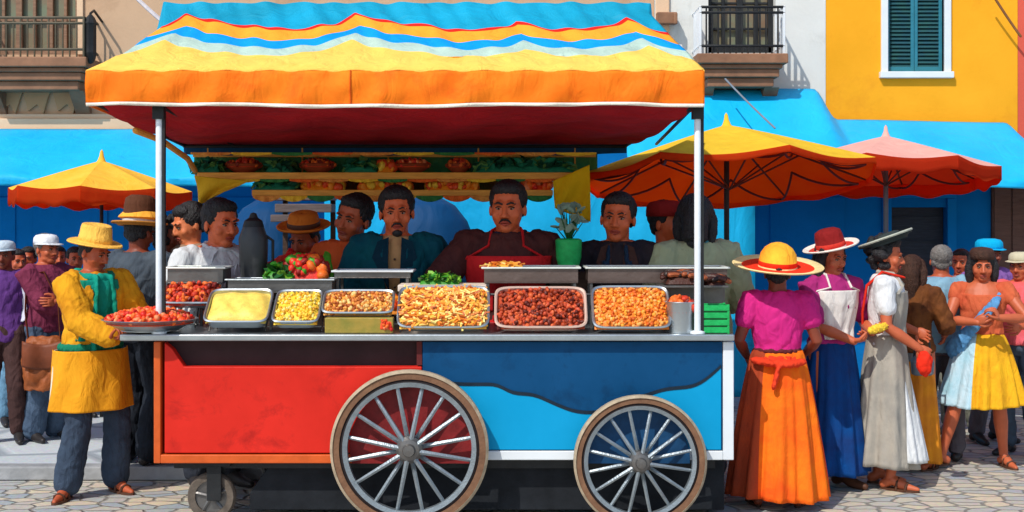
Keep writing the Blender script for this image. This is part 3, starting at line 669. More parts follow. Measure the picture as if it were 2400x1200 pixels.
# ------------------------------------------------------------------ umbrellas
def umbrella(px, apy, y, rad, drop, tilt, lab, mo, mi_, mpole, n=8, rib=True, rx=0.0, val=.0, rot=.2, pr=.022, fest=0):
    x, z = PX(px, y), PZ(apy, y)
    U = empty('market_umbrella', (x, y, 0), lab, 'umbrella', group=None)
    T = MX.Translation((0, 0, z-.07)) @ MX.Rotation(R(tilt), 4, 'X') @ MX.Rotation(R(rx), 4, 'Y')
    g = G(); gi = G()
    def fn(u, v, o=0.0):
        a = u*2*math.pi+rot; s = (a-rot)/(2*math.pi/n); k = s-math.floor(s); c = math.cos(math.pi/n)/math.cos((k-.5)*2*math.pi/n)
        r = rad*v*c*(1 if v < .999 else 1); sag = .045*math.sin(math.pi*k)*v*rad; zz = -drop*(v**1.06)-sag*.8-o
        return V((r*math.cos(a), r*math.sin(a), zz))
    g.grid(fn, n*8, 10, M=T); g.build('canopy', mo, U, ang=.5)
    gi.grid(lambda u, v: fn(u, v, .008), n*8, 10, M=T); gi.build('lining', mi_, U, ang=.5)
    if val:
        g = G()
        g.grid(lambda u, v: fn(u, 1.0)+V((0, 0, -val*v*(1+.12*math.sin(u*n*4*math.pi)))), n*12, 3, M=T); g.build('valance', mi_, U, solid=.005, ang=.6)
    if rib:
        for k in range(n):
            a = k*2*math.pi/n+rot; g = G(); e = V((rad*math.cos(a), rad*math.sin(a), -drop-.014)); o = V((0, 0, -.03)); md = e*.52+V((0, 0, -.01))
            g.tube([o, e*.5+V((0, 0, -.02)), e*.985], .009, n=5, M=T); g.tube([V((0, 0, -.36*rad-.1)), md], .008, n=5, M=T)
            g.build('rib', mat('rib_brown', (96, 44, 30), rough=.6) if fest else M_iron, U)
    if fest:
        g = G()
        for k in range(n):
            for (ra, rb, sg) in ((.93, .60, .05), (.60, .93, .05)):
                a0 = (k+(0 if ra > rb else .5))*2*math.pi/n+rot; a1 = a0+math.pi/n
                P0 = V((rad*ra*math.cos(a0), rad*ra*math.sin(a0), -drop*ra-.075)); P1 = V((rad*rb*math.cos(a1), rad*rb*math.sin(a1), -drop*rb-.075)); g.tube([P0+(P1-P0)*(i/8)-V((0, 0, sg*4*(i/8)*(1-i/8))) for i in range(9)], .010, n=5, M=T)
        g.build('festoon', mat('rope_dark', (92, 28, 24), var=.3), U)
    g = G(); g.tube([(0, 0, 0.01), (0, 0, z-.12)], pr, n=10); g.build('pole', mpole, U)
    g = G(); g.lathe([(.001, .10), (.014, .08), (.02, .04), (.035, .0), (.05, -.02)], n=12, M=T); g.build('finial', mo, U)
    g = G(); g.lathe([(.001, .07), (.05, .07), (.06, .05), (.22, .03), (.23, 0.004)], n=24); g.build('base', M_iron, U)
    return U
M_uy = cloth('umbrella_yellow', (255, 206, 54), bscale=6, bump=.3, trans=.22); M_uo = cloth('umbrella_orange', (250, 112, 40), bscale=6, bump=.25, rgb2=(246, 92, 40), scale=2.5, trans=.8)
M_up = cloth('umbrella_pink', (250, 186, 172), bscale=6, bump=.3, trans=.22); M_ur = cloth('umbrella_red', (240, 92, 46), bscale=6, rgb2=(236, 84, 44), scale=3, trans=.8)
M_uy2 = cloth('umbrella_amber', (250, 190, 70), bscale=6, rgb2=(240, 176, 50)); M_polg = mat('pole_grey', (90, 104, 116), rough=.4, metal=.3)
umbrella(1703, 272, 2.5, 1.20, .42, -9, 'large yellow market umbrella with orange underside and black pole', M_uy, M_uo, M_iron, rx=-1, val=.05, fest=1)
umbrella(2076, 300, 3.6, .97, .30, -6, 'pink topped market umbrella with red underside, right of the yellow one', M_up, M_ur, M_polg, rx=2, val=.12, rot=.35, fest=1)
umbrella(238, 358, 3.6, .80, .26, -1.5, 'small amber market umbrella with orange valance before the blue wall', M_uy2, M_uo, M_iron, rx=1, val=.14, rot=.1, pr=.016)
# ------------------------------------------------------------------ the food cart
M_steel = mat('steel', (176, 184, 188), rough=.32, metal=.85, var=.08, scale=12, bump=.03); M_steeld = mat('steel_dark', (110, 108, 106), rough=.4, metal=.7, var=.15)
M_rim = mat('galvanised', (142, 152, 158), rough=.4, metal=.6, var=.15, scale=20); M_tyre = mat('wood_tyre', (134, 98, 72), rough=.75, var=.3, scale=14, rgb2=(106, 74, 54)); M_tread = mat('worn_rim_edge', (168, 152, 128), rough=.8, var=.25, scale=20)
M_red = mat('cart_red', (212, 38, 24), rough=.5, var=.12, scale=1.8, bump=.06, spec=.2, wear=((146, 20, 18), 3.5, .7)); M_orf = mat('cart_orange_frame', (206, 88, 26), rough=.5, var=.15); M_bl = mat('cart_blue', (0, 70, 116), rough=.55, var=.12, scale=2, bump=.06, spec=.15, wear=((0, 40, 74), 3.5, .7)); M_cy = mat('cart_cyan', (0, 152, 204), rough=.55, var=.06, scale=2, bump=.04, spec=.15)
M_black = mat('dark_void', (30, 22, 24), rough=.8); M_maroon = mat('slot_maroon', (48, 24, 28), rough=.7, var=.2); M_outline = mat('wave_outline', (4, 30, 48), rough=.5)
C = empty('food_cart', (0, 0, 0), 'large wheeled street food cart, red and blue, under an orange and cyan cloth canopy', 'food cart')
def cz(py, y=0.0): return PZ(py, y)
def cx(px, y=0.0): return PX(px, y)
XL, XR, XM = cx(360), cx(1720), cx(990); ZB, ZT = cz(1086), cz(800); BDp = .85
g = G(); g.box(XL+.03, XR-.03, .09, BDp-.03, ZB+.02, ZT-.002, 0); g.build('body', [M_maroon], C, flat=True)
# red panel with the recessed slot along its top
g = G(); ext(g, [(cx(384), cz(1063)), (XM-.004, cz(1063)), (XM-.004, cz(860)), (cx(430), cz(860)), (cx(402), cz(818)), (cx(384), cz(803))], .012, .085)
g.build('red_panel', M_red, C, flat=True, bevel=.006)
g = G(); g.box(XL, cx(376), 0, BDp, ZB, ZT-.003); g.box(cx(376), XM-.002, 0, .085, ZB, cz(1066)); g.build('orange_frame', M_orf, C, flat=True, bevel=.005)
g = G(); g.box(cx(976), XM-.004, .02, .088, cz(857), ZT-.004); g.build('slot_end', mat('slot_red', (96, 26, 26)), C, flat=True)
g = G(); g.box(XM, cx(1694), .012, .085, cz(1056), ZT-.004); g.build('blue_panel', M_bl, C, flat=True, bevel=.004)
wave = [(992, 896), (1040, 900), (1082, 904), (1165, 904), (1188, 918), (1200, 925), (1252, 928), (1275, 938), (1300, 950), (1340, 966), (1372, 971), (1420, 968), (1480, 940), (1560, 915), (1622, 910), (1650, 898), (1670, 880), (1682, 870), (1690, 862)]
def smoothp(pts, n=60):
    out = []
    for i in range(n+1):
        t = pts[0][0]+(pts[-1][0]-pts[0][0])*i/n; s0 = s1 = 0
        for q, p in zip(pts, pts[1:]):
            if q[0] <= t <= p[0]: out.append((t, q[1]+(p[1]-q[1])*(t-q[0])/(p[0]-q[0]))); break
    for _ in range(2): out = [out[0]]+[(out[i][0], (out[i-1][1]+out[i][1]*2+out[i+1][1])/4) for i in range(1, len(out)-1)]+[out[-1]]
    return out
wv = smoothp(wave); g = G()
for a, b in zip(wv, wv[1:]): ext(g, [(cx(a[0]), cz(1054)), (cx(b[0]), cz(1054)), (cx(b[0]), cz(b[1])), (cx(a[0]), cz(a[1]))], .006, .0115)
g.build('cyan_wave', M_cy, C, flat=True)
g = G()
for a, b in zip(wv, wv[1:]): ext(g, [(cx(a[0]), cz(a[1]+1)), (cx(b[0]), cz(b[1]+1)), (cx(b[0]), cz(b[1]-7)), (cx(a[0]), cz(a[1]-7))], .003, .0118)
g.build('wave_outline', M_outline, C, flat=True)
g = G(); g.box(cx(1695), XR, 0, BDp, ZB+.02, ZT-.004); g.box(XM+.001, cx(1695)-.001, 0, .085, ZB+.02, cz(1057)); g.build('white_frame', M_wpaint, C, flat=True, bevel=.005)
g = G(); g.box(XL+.02, XR-.02, BDp-.028, BDp, ZB+.01, ZT-.004); g.build('back_panel', M_red, C, flat=True)
CT = 1.178; CTB = 1.137
g = G(); g.box(PX(280, -.05), PX(1722, -.05), -.05, .98, CTB, CT); g.build('countertop', M_steel, C, flat=True, bevel=.008)
# undercarriage
g = G(); g.tube([(cx(965), .0, .478), (cx(965), .9, .478)], .03); g.tube([(cx(1500), .0, .41), (cx(1500), .9, .41)], .03)
g.box(XL+.1, XR-.1, .1, .75, ZB-.05, ZB+.018); g.build('axle_frame', M_iron, C, flat=True)
def wheel(xc, y, r, nsp, par, seed=0, w=.065):
    W = bpy.data.objects.new('wheel', None); COL.objects.link(W); W.parent = par; W.location = (xc, y, r+.004)
    RX = MX.Rotation(R(90), 4, 'X')
    g = G(); a = r; b = r*.885
    g.lathe([(b, -w*.5), (a*.985, -w*.5), (a, -w*.35), (a, w*.35), (a*.985, w*.5), (b, w*.5), (b, -w*.5)], n=72, M=RX, mi=[0, 1, 1, 1, 0, 0]); g.build('tyre', [M_tyre, M_tread], W, ang=.5)
    g = G(); g.lathe([(r*.965, -w*.5-.002), (r*.965, -w*.5-.008), (r*1.001, -w*.4), (r*1.001, -w*.3)], n=72, M=RX @ MX.Scale(-1, 4, V((0, 0, 1)))); g.build('tyre_edge', M_tread, W)
    g = G(); c = r*.845; d = r*.785
    g.lathe([(d, -w*.34), (c, -w*.42), (r*.884, -w*.3), (r*.884, w*.3), (c, w*.42), (d, w*.34), (d, -w*.34)], n=72, M=RX, mi=[0, 1, 1, 1, 0, 0]); g.build('rim', [M_rim, M_black], W, ang=.5)
    g = G(); rr = random.Random(seed)
    for k in range(nsp):
        t = 2*math.pi*(k+.5)/nsp+rr.uniform(-.02, .02); ca, sa = math.cos(t), math.sin(t); yo = (.022 if k % 2 else -.012)
        g.tube([(r*.08*ca, -yo*1.4-.01, r*.08*sa), (d*ca, yo*.3, d*sa)], [.0165*r/.48, .0125*r/.48], n=6)
    g.build('spokes', M_rim, W)
    g = G(); g.lathe([(.001, .085), (r*.07, .083), (r*.085, .06), (r*.13, .055), (r*.17, .035), (r*.17, -.04), (r*.12, -.05), (.001, -.05)], n=28, M=RX); g.build('hub', [M_steeld], W, ang=.5)
    return W
wheel(PX(960, -.10), -.10, .482, 16, C, 1); wheel(PX(1500, -.10), -.10, .405, 16, C, 2)
wheel(PX(960, -.10), BDp+.1, .482, 16, C, 3); wheel(PX(1500, -.10), BDp+.1, .405, 16, C, 4)
# dark box added to stand for the shade under the cart
g = G(); ext(g, [(cx(640, .15), cz(1087)), (cx(1698, .15), cz(1087)), (cx(1698, .15), .055), (cx(585, .15), .055), (cx(585, .15), .16)][::-1], .15, .72); g.build('under_cart_shade', mat('cart_shade_black', (26, 30, 36), rough=.75, var=.3, spec=.2), C, flat=True, bevel=.008)
for px_, r_, zc, m_ in ((960, .375, .486, mat('shade_maroon', (128, 22, 24), rough=.6, var=.4, scale=7)), (1500, .315, .409, mat('shade_blue', (0, 62, 104), rough=.6, var=.35, scale=7))):  # maroon and blue discs put the shade behind the front wheels into colour
    x_ = PX(px_, -.1); g = G(); n_ = 40; zb_ = ZB+.004-zc; a0 = math.asin(max(-1, min(1, zb_/r_))); ext(g, [(x_+r_*math.cos(a0+(math.pi-2*a0)*k/n_), zc+r_*math.sin(a0+(math.pi-2*a0)*k/n_)) for k in range(n_+1)], -.024, -.012); g.build('wheel_shade', m_, C, flat=True)
# caster
K = bpy.data.objects.new('caster', None); COL.objects.link(K); K.parent = C; K.location = (PX(497, .12), .12, .152)
RX = MX.Rotation(R(90), 4, 'X')
g = G(); g.lathe([(.10, -.03), (.14, -.034), (.15, -.015), (.15, .015), (.14, .034), (.10, .03), (.10, -.03)], n=40, M=RX); g.build('tyre', mat('rubber_brown', (96, 86, 76), rough=.85, var=.3, scale=20), K, ang=.6)
g = G(); g.lathe([(.001, .03), (.03, .03), (.03, .012), (.10, .015), (.10, -.015), (.03, -.012), (.001, -.03)], n=24, M=RX); 
for k in range(5): g.tube([(0, -.02, 0), (.095*math.cos(k*1.257+.4), -.018, .095*math.sin(k*1.257+.4))], .012, n=6)
g.build('rim', M_steeld, K, ang=.5)
g = G(); g.box(-.02, .07, -.06, -.045, -.02, .20); g.box(-.02, .07, .045, .06, -.02, .20); g.box(-.06, .13, -.07, .07, .195, .228); g.tube([(.03, 0, .2), (.30, .05, .20), (.36, .06, .02)], .018); g.build('fork', M_iron, K, flat=True, bevel=.004)
for px_, y_ in ((695, .45),):
    g = G(); g.box(PX(px_, y_)-.03, PX(px_, y_)+.03, y_-.03, y_+.03, .0, ZB-.052); g.box(PX(px_, y_)-.08, PX(px_, y_)+.08, y_-.06, y_+.06, .003, .03); g.build('prop_leg', M_iron, C, flat=True, bevel=.004)
# canopy posts
PT = 2.62
for px, y_, r_, m_ in ((373, .0, .021, M_steel), (1635, .0, .021, M_steel)):
    g = G(); g.tube([(PX(px, y_), y_, CT), (PX(px, y_), y_, PT if y_ < .5 else 2.58)], r_, n=12); g.lathe([(r_*2.2, CT+.001), (r_*2.2, CT+.012), (r_*1.1, CT+.02)], n=16, M=MX.Translation((PX(px, y_), y_, 0)))
    if y_ < .5: g.box(PX(px, y_)+r_+.001, PX(px, y_)+r_+.016, y_-.012, y_+.02, CT, PT, 1); g.box(PX(px, y_)-.035, PX(px, y_)+.035, -.03, .03, 2.50, 2.60, 1)
    g.build('post', [mat('post_white', (226, 234, 240), rough=.4, var=.04), M_iron] if y_ < .5 else [M_iron, M_iron], C)
# canopy geometry
YF, YBk = -.10, 2.2; CXL, CXR = PX(202, YF), PX(1650, YF); CXRB = .92; ZH = PZ(246, YF); ZV = PZ(166, YF); ZBK = 2.46
def wav(px):
    pk = [(340, 26), (398, -4), (560, 24), (660, 32), (740, 24), (822, -6), (930, 18), (1080, 34), (1150, 30), (1213, 14), (1290, 32), (1380, 30), (1488, 8), (1560, 40), (1640, 80)]
    if px <= pk[0][0]: return pk[0][1]
    for a, b in zip(pk, pk[1:]):
        if a[0] <= px <= b[0]:
            k = (px-a[0])/(b[0]-a[0]); ca = a[0] in (398, 822, 1213, 1488); cb = b[0] in (398, 822, 1213, 1488)
            if ca and not cb: k = 1-(1-k)**1.5
            elif cb and not ca: k = k**1.5
            else: k = k*k*(3-2*k)
            return a[1]*(1-k)+b[1]*k
    return pk[-1][1]
M_val = cloth('canopy_orange', (244, 110, 16), bscale=6, rgb2=(252, 136, 30), scale=3, bump=.55, rough=.7, wear=((228, 82, 14), 2.2, .7)); M_cyl = cloth('canopy_yellow', (248, 200, 92), bscale=6, var=.06, bump=.5, wear=((234, 164, 60), 2.5, .6)); M_st = [M_cyl, cloth('stripe_pale', (176, 200, 186), bscale=9, var=.12), cloth('stripe_blue', (0, 150, 226), bscale=9), cloth('stripe_orange', (252, 160, 44), bscale=9), cloth('stripe_red', (232, 34, 20), bscale=9), M_cyan2]
RY = 1.05
def roofpt(u, py):
    """surface of the draped roof: py is the height band it shows at, lower band nearer the eave"""
    k = max(0.0, min(1.0, (166-py)/150.0)); y = YF+(RY-YF)*k
    return y
g = G(); NU = 220; rows = []
# rows: offset from wave line; below the wave the cloth runs straight to the eave
def rowdef(px):
    w = 45+wav(px)
    return [166, 150, 134, max(112, min(134, w+62)), w+56, w+48, w+38, w+31, w+20, w+10, w-3, w-8, min(w-14, 34), 22, 8]
mats_row = [0, 0, 0, 0, 1, 1, 2, 2, 3, 3, 4, 5, 5, 5]
vs = []; nr = 15
for j in range(nr):
    for i in range(NU+1):
        u = i/NU; px = 345+(1560-345)*u; pys = rowdef(px); py = pys[j]
        k = max(0, (166-py)/158.0); y = YF+(RY-YF)*k**.9
        tl, tr = 202+(385-202)*min(1, k*1.5)**.8, 1650-(1650-1525)*min(1, k*1.2)
        xs = tl+(tr-tl)*u
        y += (.022*math.sin(u*60+j*.4)+.012*math.sin(u*141+j*.9))*(.9 if j > 3 else .15)*min(1, k*2)
        x = PX(xs, YF+(RY-YF)*max(0, (166-pys[j])/158.0)**.9)
        vs.append(V((x, y, PZ(py, YF+(RY-YF)*k**.9)+.006*math.sin(u*90+j))))
fs = []; ms = []
for j in range(nr-1):
    for i in range(NU): a = j*(NU+1)+i; fs.append((a, a+1, a+NU+2, a+NU+1)); ms.append(mats_row[j])
# back slope
o = len(vs); zr = vs[(nr-1)*(NU+1)].z
for j in range(1, 7):
    for i in range(NU+1):
        t = j/6; a = vs[(nr-1)*(NU+1)+i]; xe = CXL+(CXRB-CXL)*(i/NU); vs.append(V((a.x*(1-t)+xe*t, a.y*(1-t)+YBk*t, a.z*(1-t)+(ZBK+.02)*t+.02*math.sin(i*.2)*math.sin(math.pi*t))))
for j in range(6):
    for i in range(NU): a = o-(NU+1)+j*(NU+1)+i; fs.append((a, a+1, a+NU+2, a+NU+1)); ms.append(5)
g.add(vs, fs, ms); g.build('canopy_roof', M_st, C, solid=.01, ang=.9)
# side gables closing the roof over the hem
for q in (0, NU):
    g = G(); prof = [vs[j*(NU+1)+q] for j in range(nr)]+[vs[o+j*(NU+1)+q] for j in range(6)]
    xe = CXL if q == 0 else None
    v2 = []; f2 = []; m2 = []
    for i, p in enumerate(prof):
        t = (p.y-YF)/(YBk-YF); xl = CXL if q == 0 else CXR+(CXRB-CXR)*t; v2 += [p, V((xl, p.y, ZV-.01+(ZBK+.02-ZV)*t)), V((xl, p.y, ZH+(ZBK-ZH)*t))]
    for i in range(len(prof)-1): a = i*3; f2 += [(a, a+1, a+4, a+3), (a+1, a+2, a+5, a+4)]; m2 += [mats_row[i] if i < nr-1 else 5, 6]
    g.add(v2, f2, m2); g.build('gable', M_st+[M_val], C, solid=.008, ang=.9)
# front valance, seam and white hem
g = G()
def vf(u, v):
    x = CXL+(CXR-CXL)*u; dz = .012*math.sin(u*9+.6)+.006*math.sin(u*31); 
    return V((x, YF-.012*math.sin(v*math.pi)-.010*math.sin(u*47+v*5)*v-.006*math.sin(u*90+3*v), ZV+(ZH+dz*.6-ZV)*v))
g.grid(vf, 260, 10); g.build('valance', M_val, C, solid=.008, ang=1.2)
g = G(); g.grid(lambda u, v: vf(u, .90+.10*v)+V((0, -.009, -.012)), 260, 2); g.build('valance_hem', mat('hem_white', (236, 230, 214), rough=.8, kind='cloth'), C, solid=.008, ang=1.2)
us = (822-202)/(1650-202); g = G(); g.tube([vf(us, v/8)+V((0, -.008, 0)) for v in range(9)], .005, n=6); g.build('valance_seam', cloth('seam_orange', (206, 84, 14)), C)
# red lining and navy back valance
g = G()
def lf(u, v):
    xr = CXR+(CXRB-CXR)*v; x = CXL+.01+(xr-.01-CXL)*u; y = YF+.02+(YBk-.04-YF)*v
    return V((x, y, ZH+.03+(ZBK-ZH-.03)*v-.035*math.sin(math.pi*v)*(.6+.4*math.sin(u*14))-.012*math.sin(u*40+6*v)*math.sin(math.pi*v)-.02*abs(math.sin(v*9+u*3))*math.sin(math.pi*v)))
g.grid(lf, 120, 40); g.build('lining', cloth('lining_red', (190, 30, 40), bscale=5, rgb2=(150, 20, 32), scale=3, bump=.6), C, ang=1.2)
g = G(); g.grid(lambda u, v: V((CXL+.02+(CXRB-CXL-.04)*u, YBk-.03+.012*math.sin(u*50)*v, ZBK-.005-v*(.072+.01*math.sin(u*17)))), 140, 4); g.build('back_valance', cloth('valance_navy', (20, 72, 116), bscale=8), C, solid=.006)
M_och = mat('ochre_wood', (244, 168, 70), kind='wood', var=.2, rough=.6)
g = G(); g.tube([V((CXL+.02, YF+.03, ZH+.03)), V((CXR-.02, YF+.03, ZH+.03))], .014); g.tube([V((CXL+.03, YF+.03, ZH+.02)), V((CXL+.03, YBk-.05, ZBK-.01))], .014); g.tube([V((CXR-.03, YF+.03, ZH+.02)), V((CXRB-.03, YBk-.05, ZBK-.01))], .014); g.tube([V((CXL+.03, YBk-.05, ZBK-.015)), V((CXRB-.03, YBk-.05, ZBK-.015))], .014)
for xx in (PX(373, 0), PX(1635, 0)-.02): g.tube([(xx, 0, 2.585), (xx, YBk-.1, ZBK+.0)], .012)
g.build('canopy_frame', M_iron, C)
g = G(); g.tube([at(318, 306, .25), at(380, 330, .9), at(440, 372, 1.6), at(462, 408, 1.95)], [.022, .022, .022, .02], n=8); g.build('ochre_strut', M_och, C)
# ------------------------------------------------------------------ hanging food shelf under the back edge of the canopy
SY = 2.0
SH = empty('hanging_shelf', (0, 0, 0), 'two tier ochre plank shelf of bowls hung under the back of the canopy', 'shelf')
def plank(px0, px1, pya, pyb, mm=M_och, d=.17): 
    g = G(); g.box(PX(px0, SY-d), PX(px1, SY-d), SY-d, SY+d, PZ(pyb, SY-d), PZ(pya, SY-d)); g.build('shelf_board', mm, SH, flat=True, bevel=.006)
plank(462, 1372, 404, 420); plank(590, 1296, 445, 459)
g = G(); g.box(PX(440, SY), PX(1400, SY), SY+.16, SY+.18, PZ(366, SY), PZ(357, SY)); 
for px in (475, 700, 905, 1120, 1350): g.tube([(PX(px, SY), SY+.172, PZ(410, SY)), (PX(px, SY), SY+.172, ZBK-.01)], .007, n=5)
for px in (600, 900, 1280): g.tube([(PX(px, SY), SY+.15, PZ(450, SY)), (PX(px, SY), SY+.15, PZ(411, SY))], .007, n=5)
g.build('hanger', M_och, SH)

M_bk = cloth('backing_green', (30, 130, 100), rgb2=(84, 130, 70), scale=7)
g = G(); g.grid(lambda u, v: V((PX(440, SY)+(PX(1404, SY)-PX(440, SY))*u, SY+.20+.012*math.sin(u*60), PZ(352, SY)+(PZ(406, SY)-PZ(352, SY))*v)), 160, 6); g.build('backing_cloth', M_bk, SH, solid=.006)
g = G(); g.grid(lambda u, v: V((PX(592, SY)+(PX(1292, SY)-PX(592, SY))*u, SY+.20+.012*math.sin(u*50), PZ(418, SY)+(PZ(456, SY)-PZ(418, SY))*v)), 120, 6); g.build('backing_cloth', cloth('backing_brown', (110, 58, 34), rgb2=(70, 84, 44), scale=6), SH, solid=.006)
M_sw = cloth('swag_ochre', (240, 170, 84), rgb2=(220, 130, 60), scale=8)
SWM = [M_sw, cloth('swag_yellow', (244, 196, 60)), cloth('swag_green', (60, 130, 70)), cloth('swag_orange', (236, 110, 44))]
def swag(px0, px1, py, sg, n, th):
    for k in range(n):
        a, b = px0+(px1-px0)*k/n, px0+(px1-px0)*(k+1)/n; g = G()
        def f(u, v): return V((PX(a, SY-.2)+(PX(b, SY-.2)-PX(a, SY-.2))*u, SY-.185-.012*math.sin(u*19)*v, PZ(py, SY-.2)-(sg*4*u*(1-u)+.006)*v-th*v*.3))
        g.grid(f, 22, 5); g.build('swag', SWM[k % 4], SH, solid=.006)
swag(470, 1370, 420, .014, 13, .015); swag(592, 1294, 459, .034, 11, .02); swag(446, 1398, 357, .014, 10, .02)
# ------------------------------------------------------------------ food and vessels
def fm(name, rgb, **k): k.setdefault('rough', .45); k.setdefault('var', .2); k.setdefault('scale', 25); k.setdefault('bump', .15); return mat('food_'+name, rgb, **k)
PAL = dict(
 market=[fm('pepper_red', (224, 44, 26)), fm('pepper_green', (70, 160, 44)), fm('pepper_orange', (236, 110, 34)), fm('pepper_dark', (150, 28, 20))],
 tomato=[fm('tomato', (236, 74, 30)), fm('red', (206, 34, 22)), fm('salmon', (248, 138, 88)), fm('pepper', (244, 108, 34))],
 yellow=[fm('polenta', (252, 208, 96)), fm('polenta_light', (254, 218, 116))],
 corn=[fm('corn', (252, 204, 60)), fm('corn_pale', (240, 220, 130)), fm('corn_deep', (236, 168, 44))],
 snack=[fm('snack_gold', (232, 160, 66)), fm('snack_pale', (240, 196, 120)), fm('snack_tan', (206, 122, 54)), fm('snack_brown', (170, 84, 34))],
 fries=[fm('fries_gold', (246, 178, 64)), fm('fries_pale', (252, 218, 128)), fm('fries_orange', (224, 124, 34)), fm('fries_brown', (180, 86, 24)), fm('fries_mid', (238, 158, 60))],
 meat=[fm('meat_rust', (176, 66, 30)), fm('meat_dark', (94, 26, 14)), fm('meat_orange', (214, 96, 48)), fm('meat_brown', (134, 44, 20)), fm('meat_red', (196, 74, 42))],
 rice=[fm('rice_orange', (236, 130, 36)), fm('rice_light', (246, 168, 88)), fm('rice_deep', (208, 92, 20)), fm('rice_gold', (238, 158, 50))],
 green=[fm('leaf_green', (60, 140, 40)), fm('leaf_dark', (26, 84, 36)), fm('leaf_lime', (122, 176, 50))],
 teal=[fm('leaf_teal', (36, 130, 100)), fm('leaf_deep', (20, 84, 64)), fm('leaf_mid', (100, 150, 80))],
 sausage=[fm('sausage_dark', (70, 34, 24)), fm('sausage_brown', (160, 84, 48)), fm('sausage_black', (40, 24, 20))],
 stew=[fm('stew_red', (206, 60, 32)), fm('stew_dark', (120, 26, 18)), fm('stew_orange', (232, 110, 40))],
 mango=[fm('mango_orange', (240, 142, 30)), fm('mango_red', (222, 76, 26)), fm('mango_yellow', (246, 196, 60))],
 emerald=[fm('emerald', (18, 168, 84)), fm('emerald_dark', (8, 112, 56))])
def blob(g, c, r, rr, mi, el=1.0, M=None):
    Rm = Euler((rr.uniform(0, 6), rr.uniform(0, 6), rr.uniform(0, 6))).to_matrix(); g.ell(c, (r*el, r*rr.uniform(.7, 1.1), r*rr.uniform(.55, .9)), Rm=Rm, n=7, m=5, mi=mi, M=M)
def heap(M, w, l, dome, n, kind, pal, size, lab, seed=0, inset=.0, round_=False, name='food_heap', cat='food', z0=.0):
    """food lying in a vessel: bumpy bed plus many single pieces; local x width, y length, z up from the bed"""
    rr = random.Random(seed); g = G(); P = PAL[pal]; k = len(P)
    def hz(x, y):
        a = x/(w/2); b = (y-l/2)/(l/2); q = 1-(a*a+b*b) if round_ else (1-a**4)*(1-b**4); return z0+dome*max(0, q)**.6
    if round_: g.grid(lambda u, v: V((w/2*v*math.cos(u*6.2832), l/2+l/2*v*math.sin(u*6.2832), hz(w/2*v*math.cos(u*6.2832), l/2+l/2*v*math.sin(u*6.2832))-size*.4)), 24, 10, M=M)
    else: g.grid(lambda u, v: V((w*(u-.5), l*v, hz(w*(u-.5), l*v)-size*.4)), 20, 14, M=M)
    for i in range(n):
        for _ in range(20):
            x, y = rr.uniform(-.5, .5)*w*.96, rr.uniform(.02, .98)*l
            if not round_ or (x/(w/2))**2+((y-l/2)/(l/2))**2 < .95: break
        z = hz(x, y)+rr.uniform(-.2, .35)*size; mi = rr.randrange(k)
        if kind == 'strip':
            a = rr.gauss(0, .5)+(0 if rr.random() < .75 else 1.5); T = M @ MX.Translation((x, y, z)) @ Euler((rr.uniform(-.3, .3), rr.uniform(-.3, .3), a)).to_matrix().to_4x4(); L = size*rr.uniform(1.3, 2.6)
            g.box(-L, L, -size*.38, size*.38, -size*.38, size*.38, mi, T)
        elif kind == 'leaf':
            T = M @ MX.Translation((x, y, z)) @ Euler((rr.uniform(-.9, .9), rr.uniform(-.9, .9), rr.uniform(0, 6))).to_matrix().to_4x4(); s_ = size*rr.uniform(1, 2)
            g.add([(-s_, 0, 0), (-s_*.3, -s_*.5, s_*.15), (s_*.5, -s_*.4, s_*.2), (s_*1.1, 0, 0), (s_*.5, s_*.4, s_*.2), (-s_*.3, s_*.5, s_*.15)], [(0, 1, 2, 3), (0, 3, 4, 5)], mi, T)
        elif kind == 'sausage':
            a = rr.uniform(-.7, .7); d = V((math.cos(a), math.sin(a), rr.uniform(-.2, .2)))*size*2.2; p = V((x, y, z)); g.tube([p-d, p-d*.3+V((0, 0, size*.3)), p+d*.4+V((0, 0, size*.3)), p+d], size*.8, n=7, mi=mi, M=M)
        else: blob(g, (x, y, z), size*rr.uniform(.7, 1.25), rr, mi, 1.6 if kind == 'grain' else 1.15, M)
    o = g.build(name, P, ang=.8); return tag(o, lab, cat, kind='stuff')
def pan(M, w, l, lab, m=None, h=.055, rim=.014, cat='tray', name='serving_tray'):
    """rectangular food pan with rounded corners, flared walls and a rolled rim"""
    g = G(); n = 40
    def ring(a, b, z, p=7):
        o = []
        for k in range(n):
            t = 2*math.pi*(k+.5)/n; c, s_ = math.cos(t), math.sin(t); o.append(V((a*math.copysign(abs(c)**(2/p), c), l/2+b*math.copysign(abs(s_)**(2/p), s_), z)))
        return o
    R_ = [ring(w/2-.02, l/2-.02, -.004), ring(w/2-.012, l/2-.012, 0), ring(w/2-.002, l/2-.002, h), ring(w/2+rim*.5, l/2+rim*.5, h+.006), ring(w/2+rim, l/2+rim, h), ring(w/2+rim*.9, l/2+rim*.9, h-.006), ring(w/2+.001, l/2+.001, h-.008), ring(w/2-.008, l/2-.008, -.006)]
    vs = [p for r in R_ for p in r]; fs = [tuple(range(n))]
    for i in range(len(R_)-1):
        for k in range(n): fs.append((i*n+k, i*n+(k+1) % n, (i+1)*n+(k+1) % n, (i+1)*n+k))
    fs.append(tuple((len(R_)-1)*n+k for k in range(n-1, -1, -1)))
    g.add(vs, fs, 0, M); return tag(g.build(name, m or M_steel, ang=.7), lab, cat)
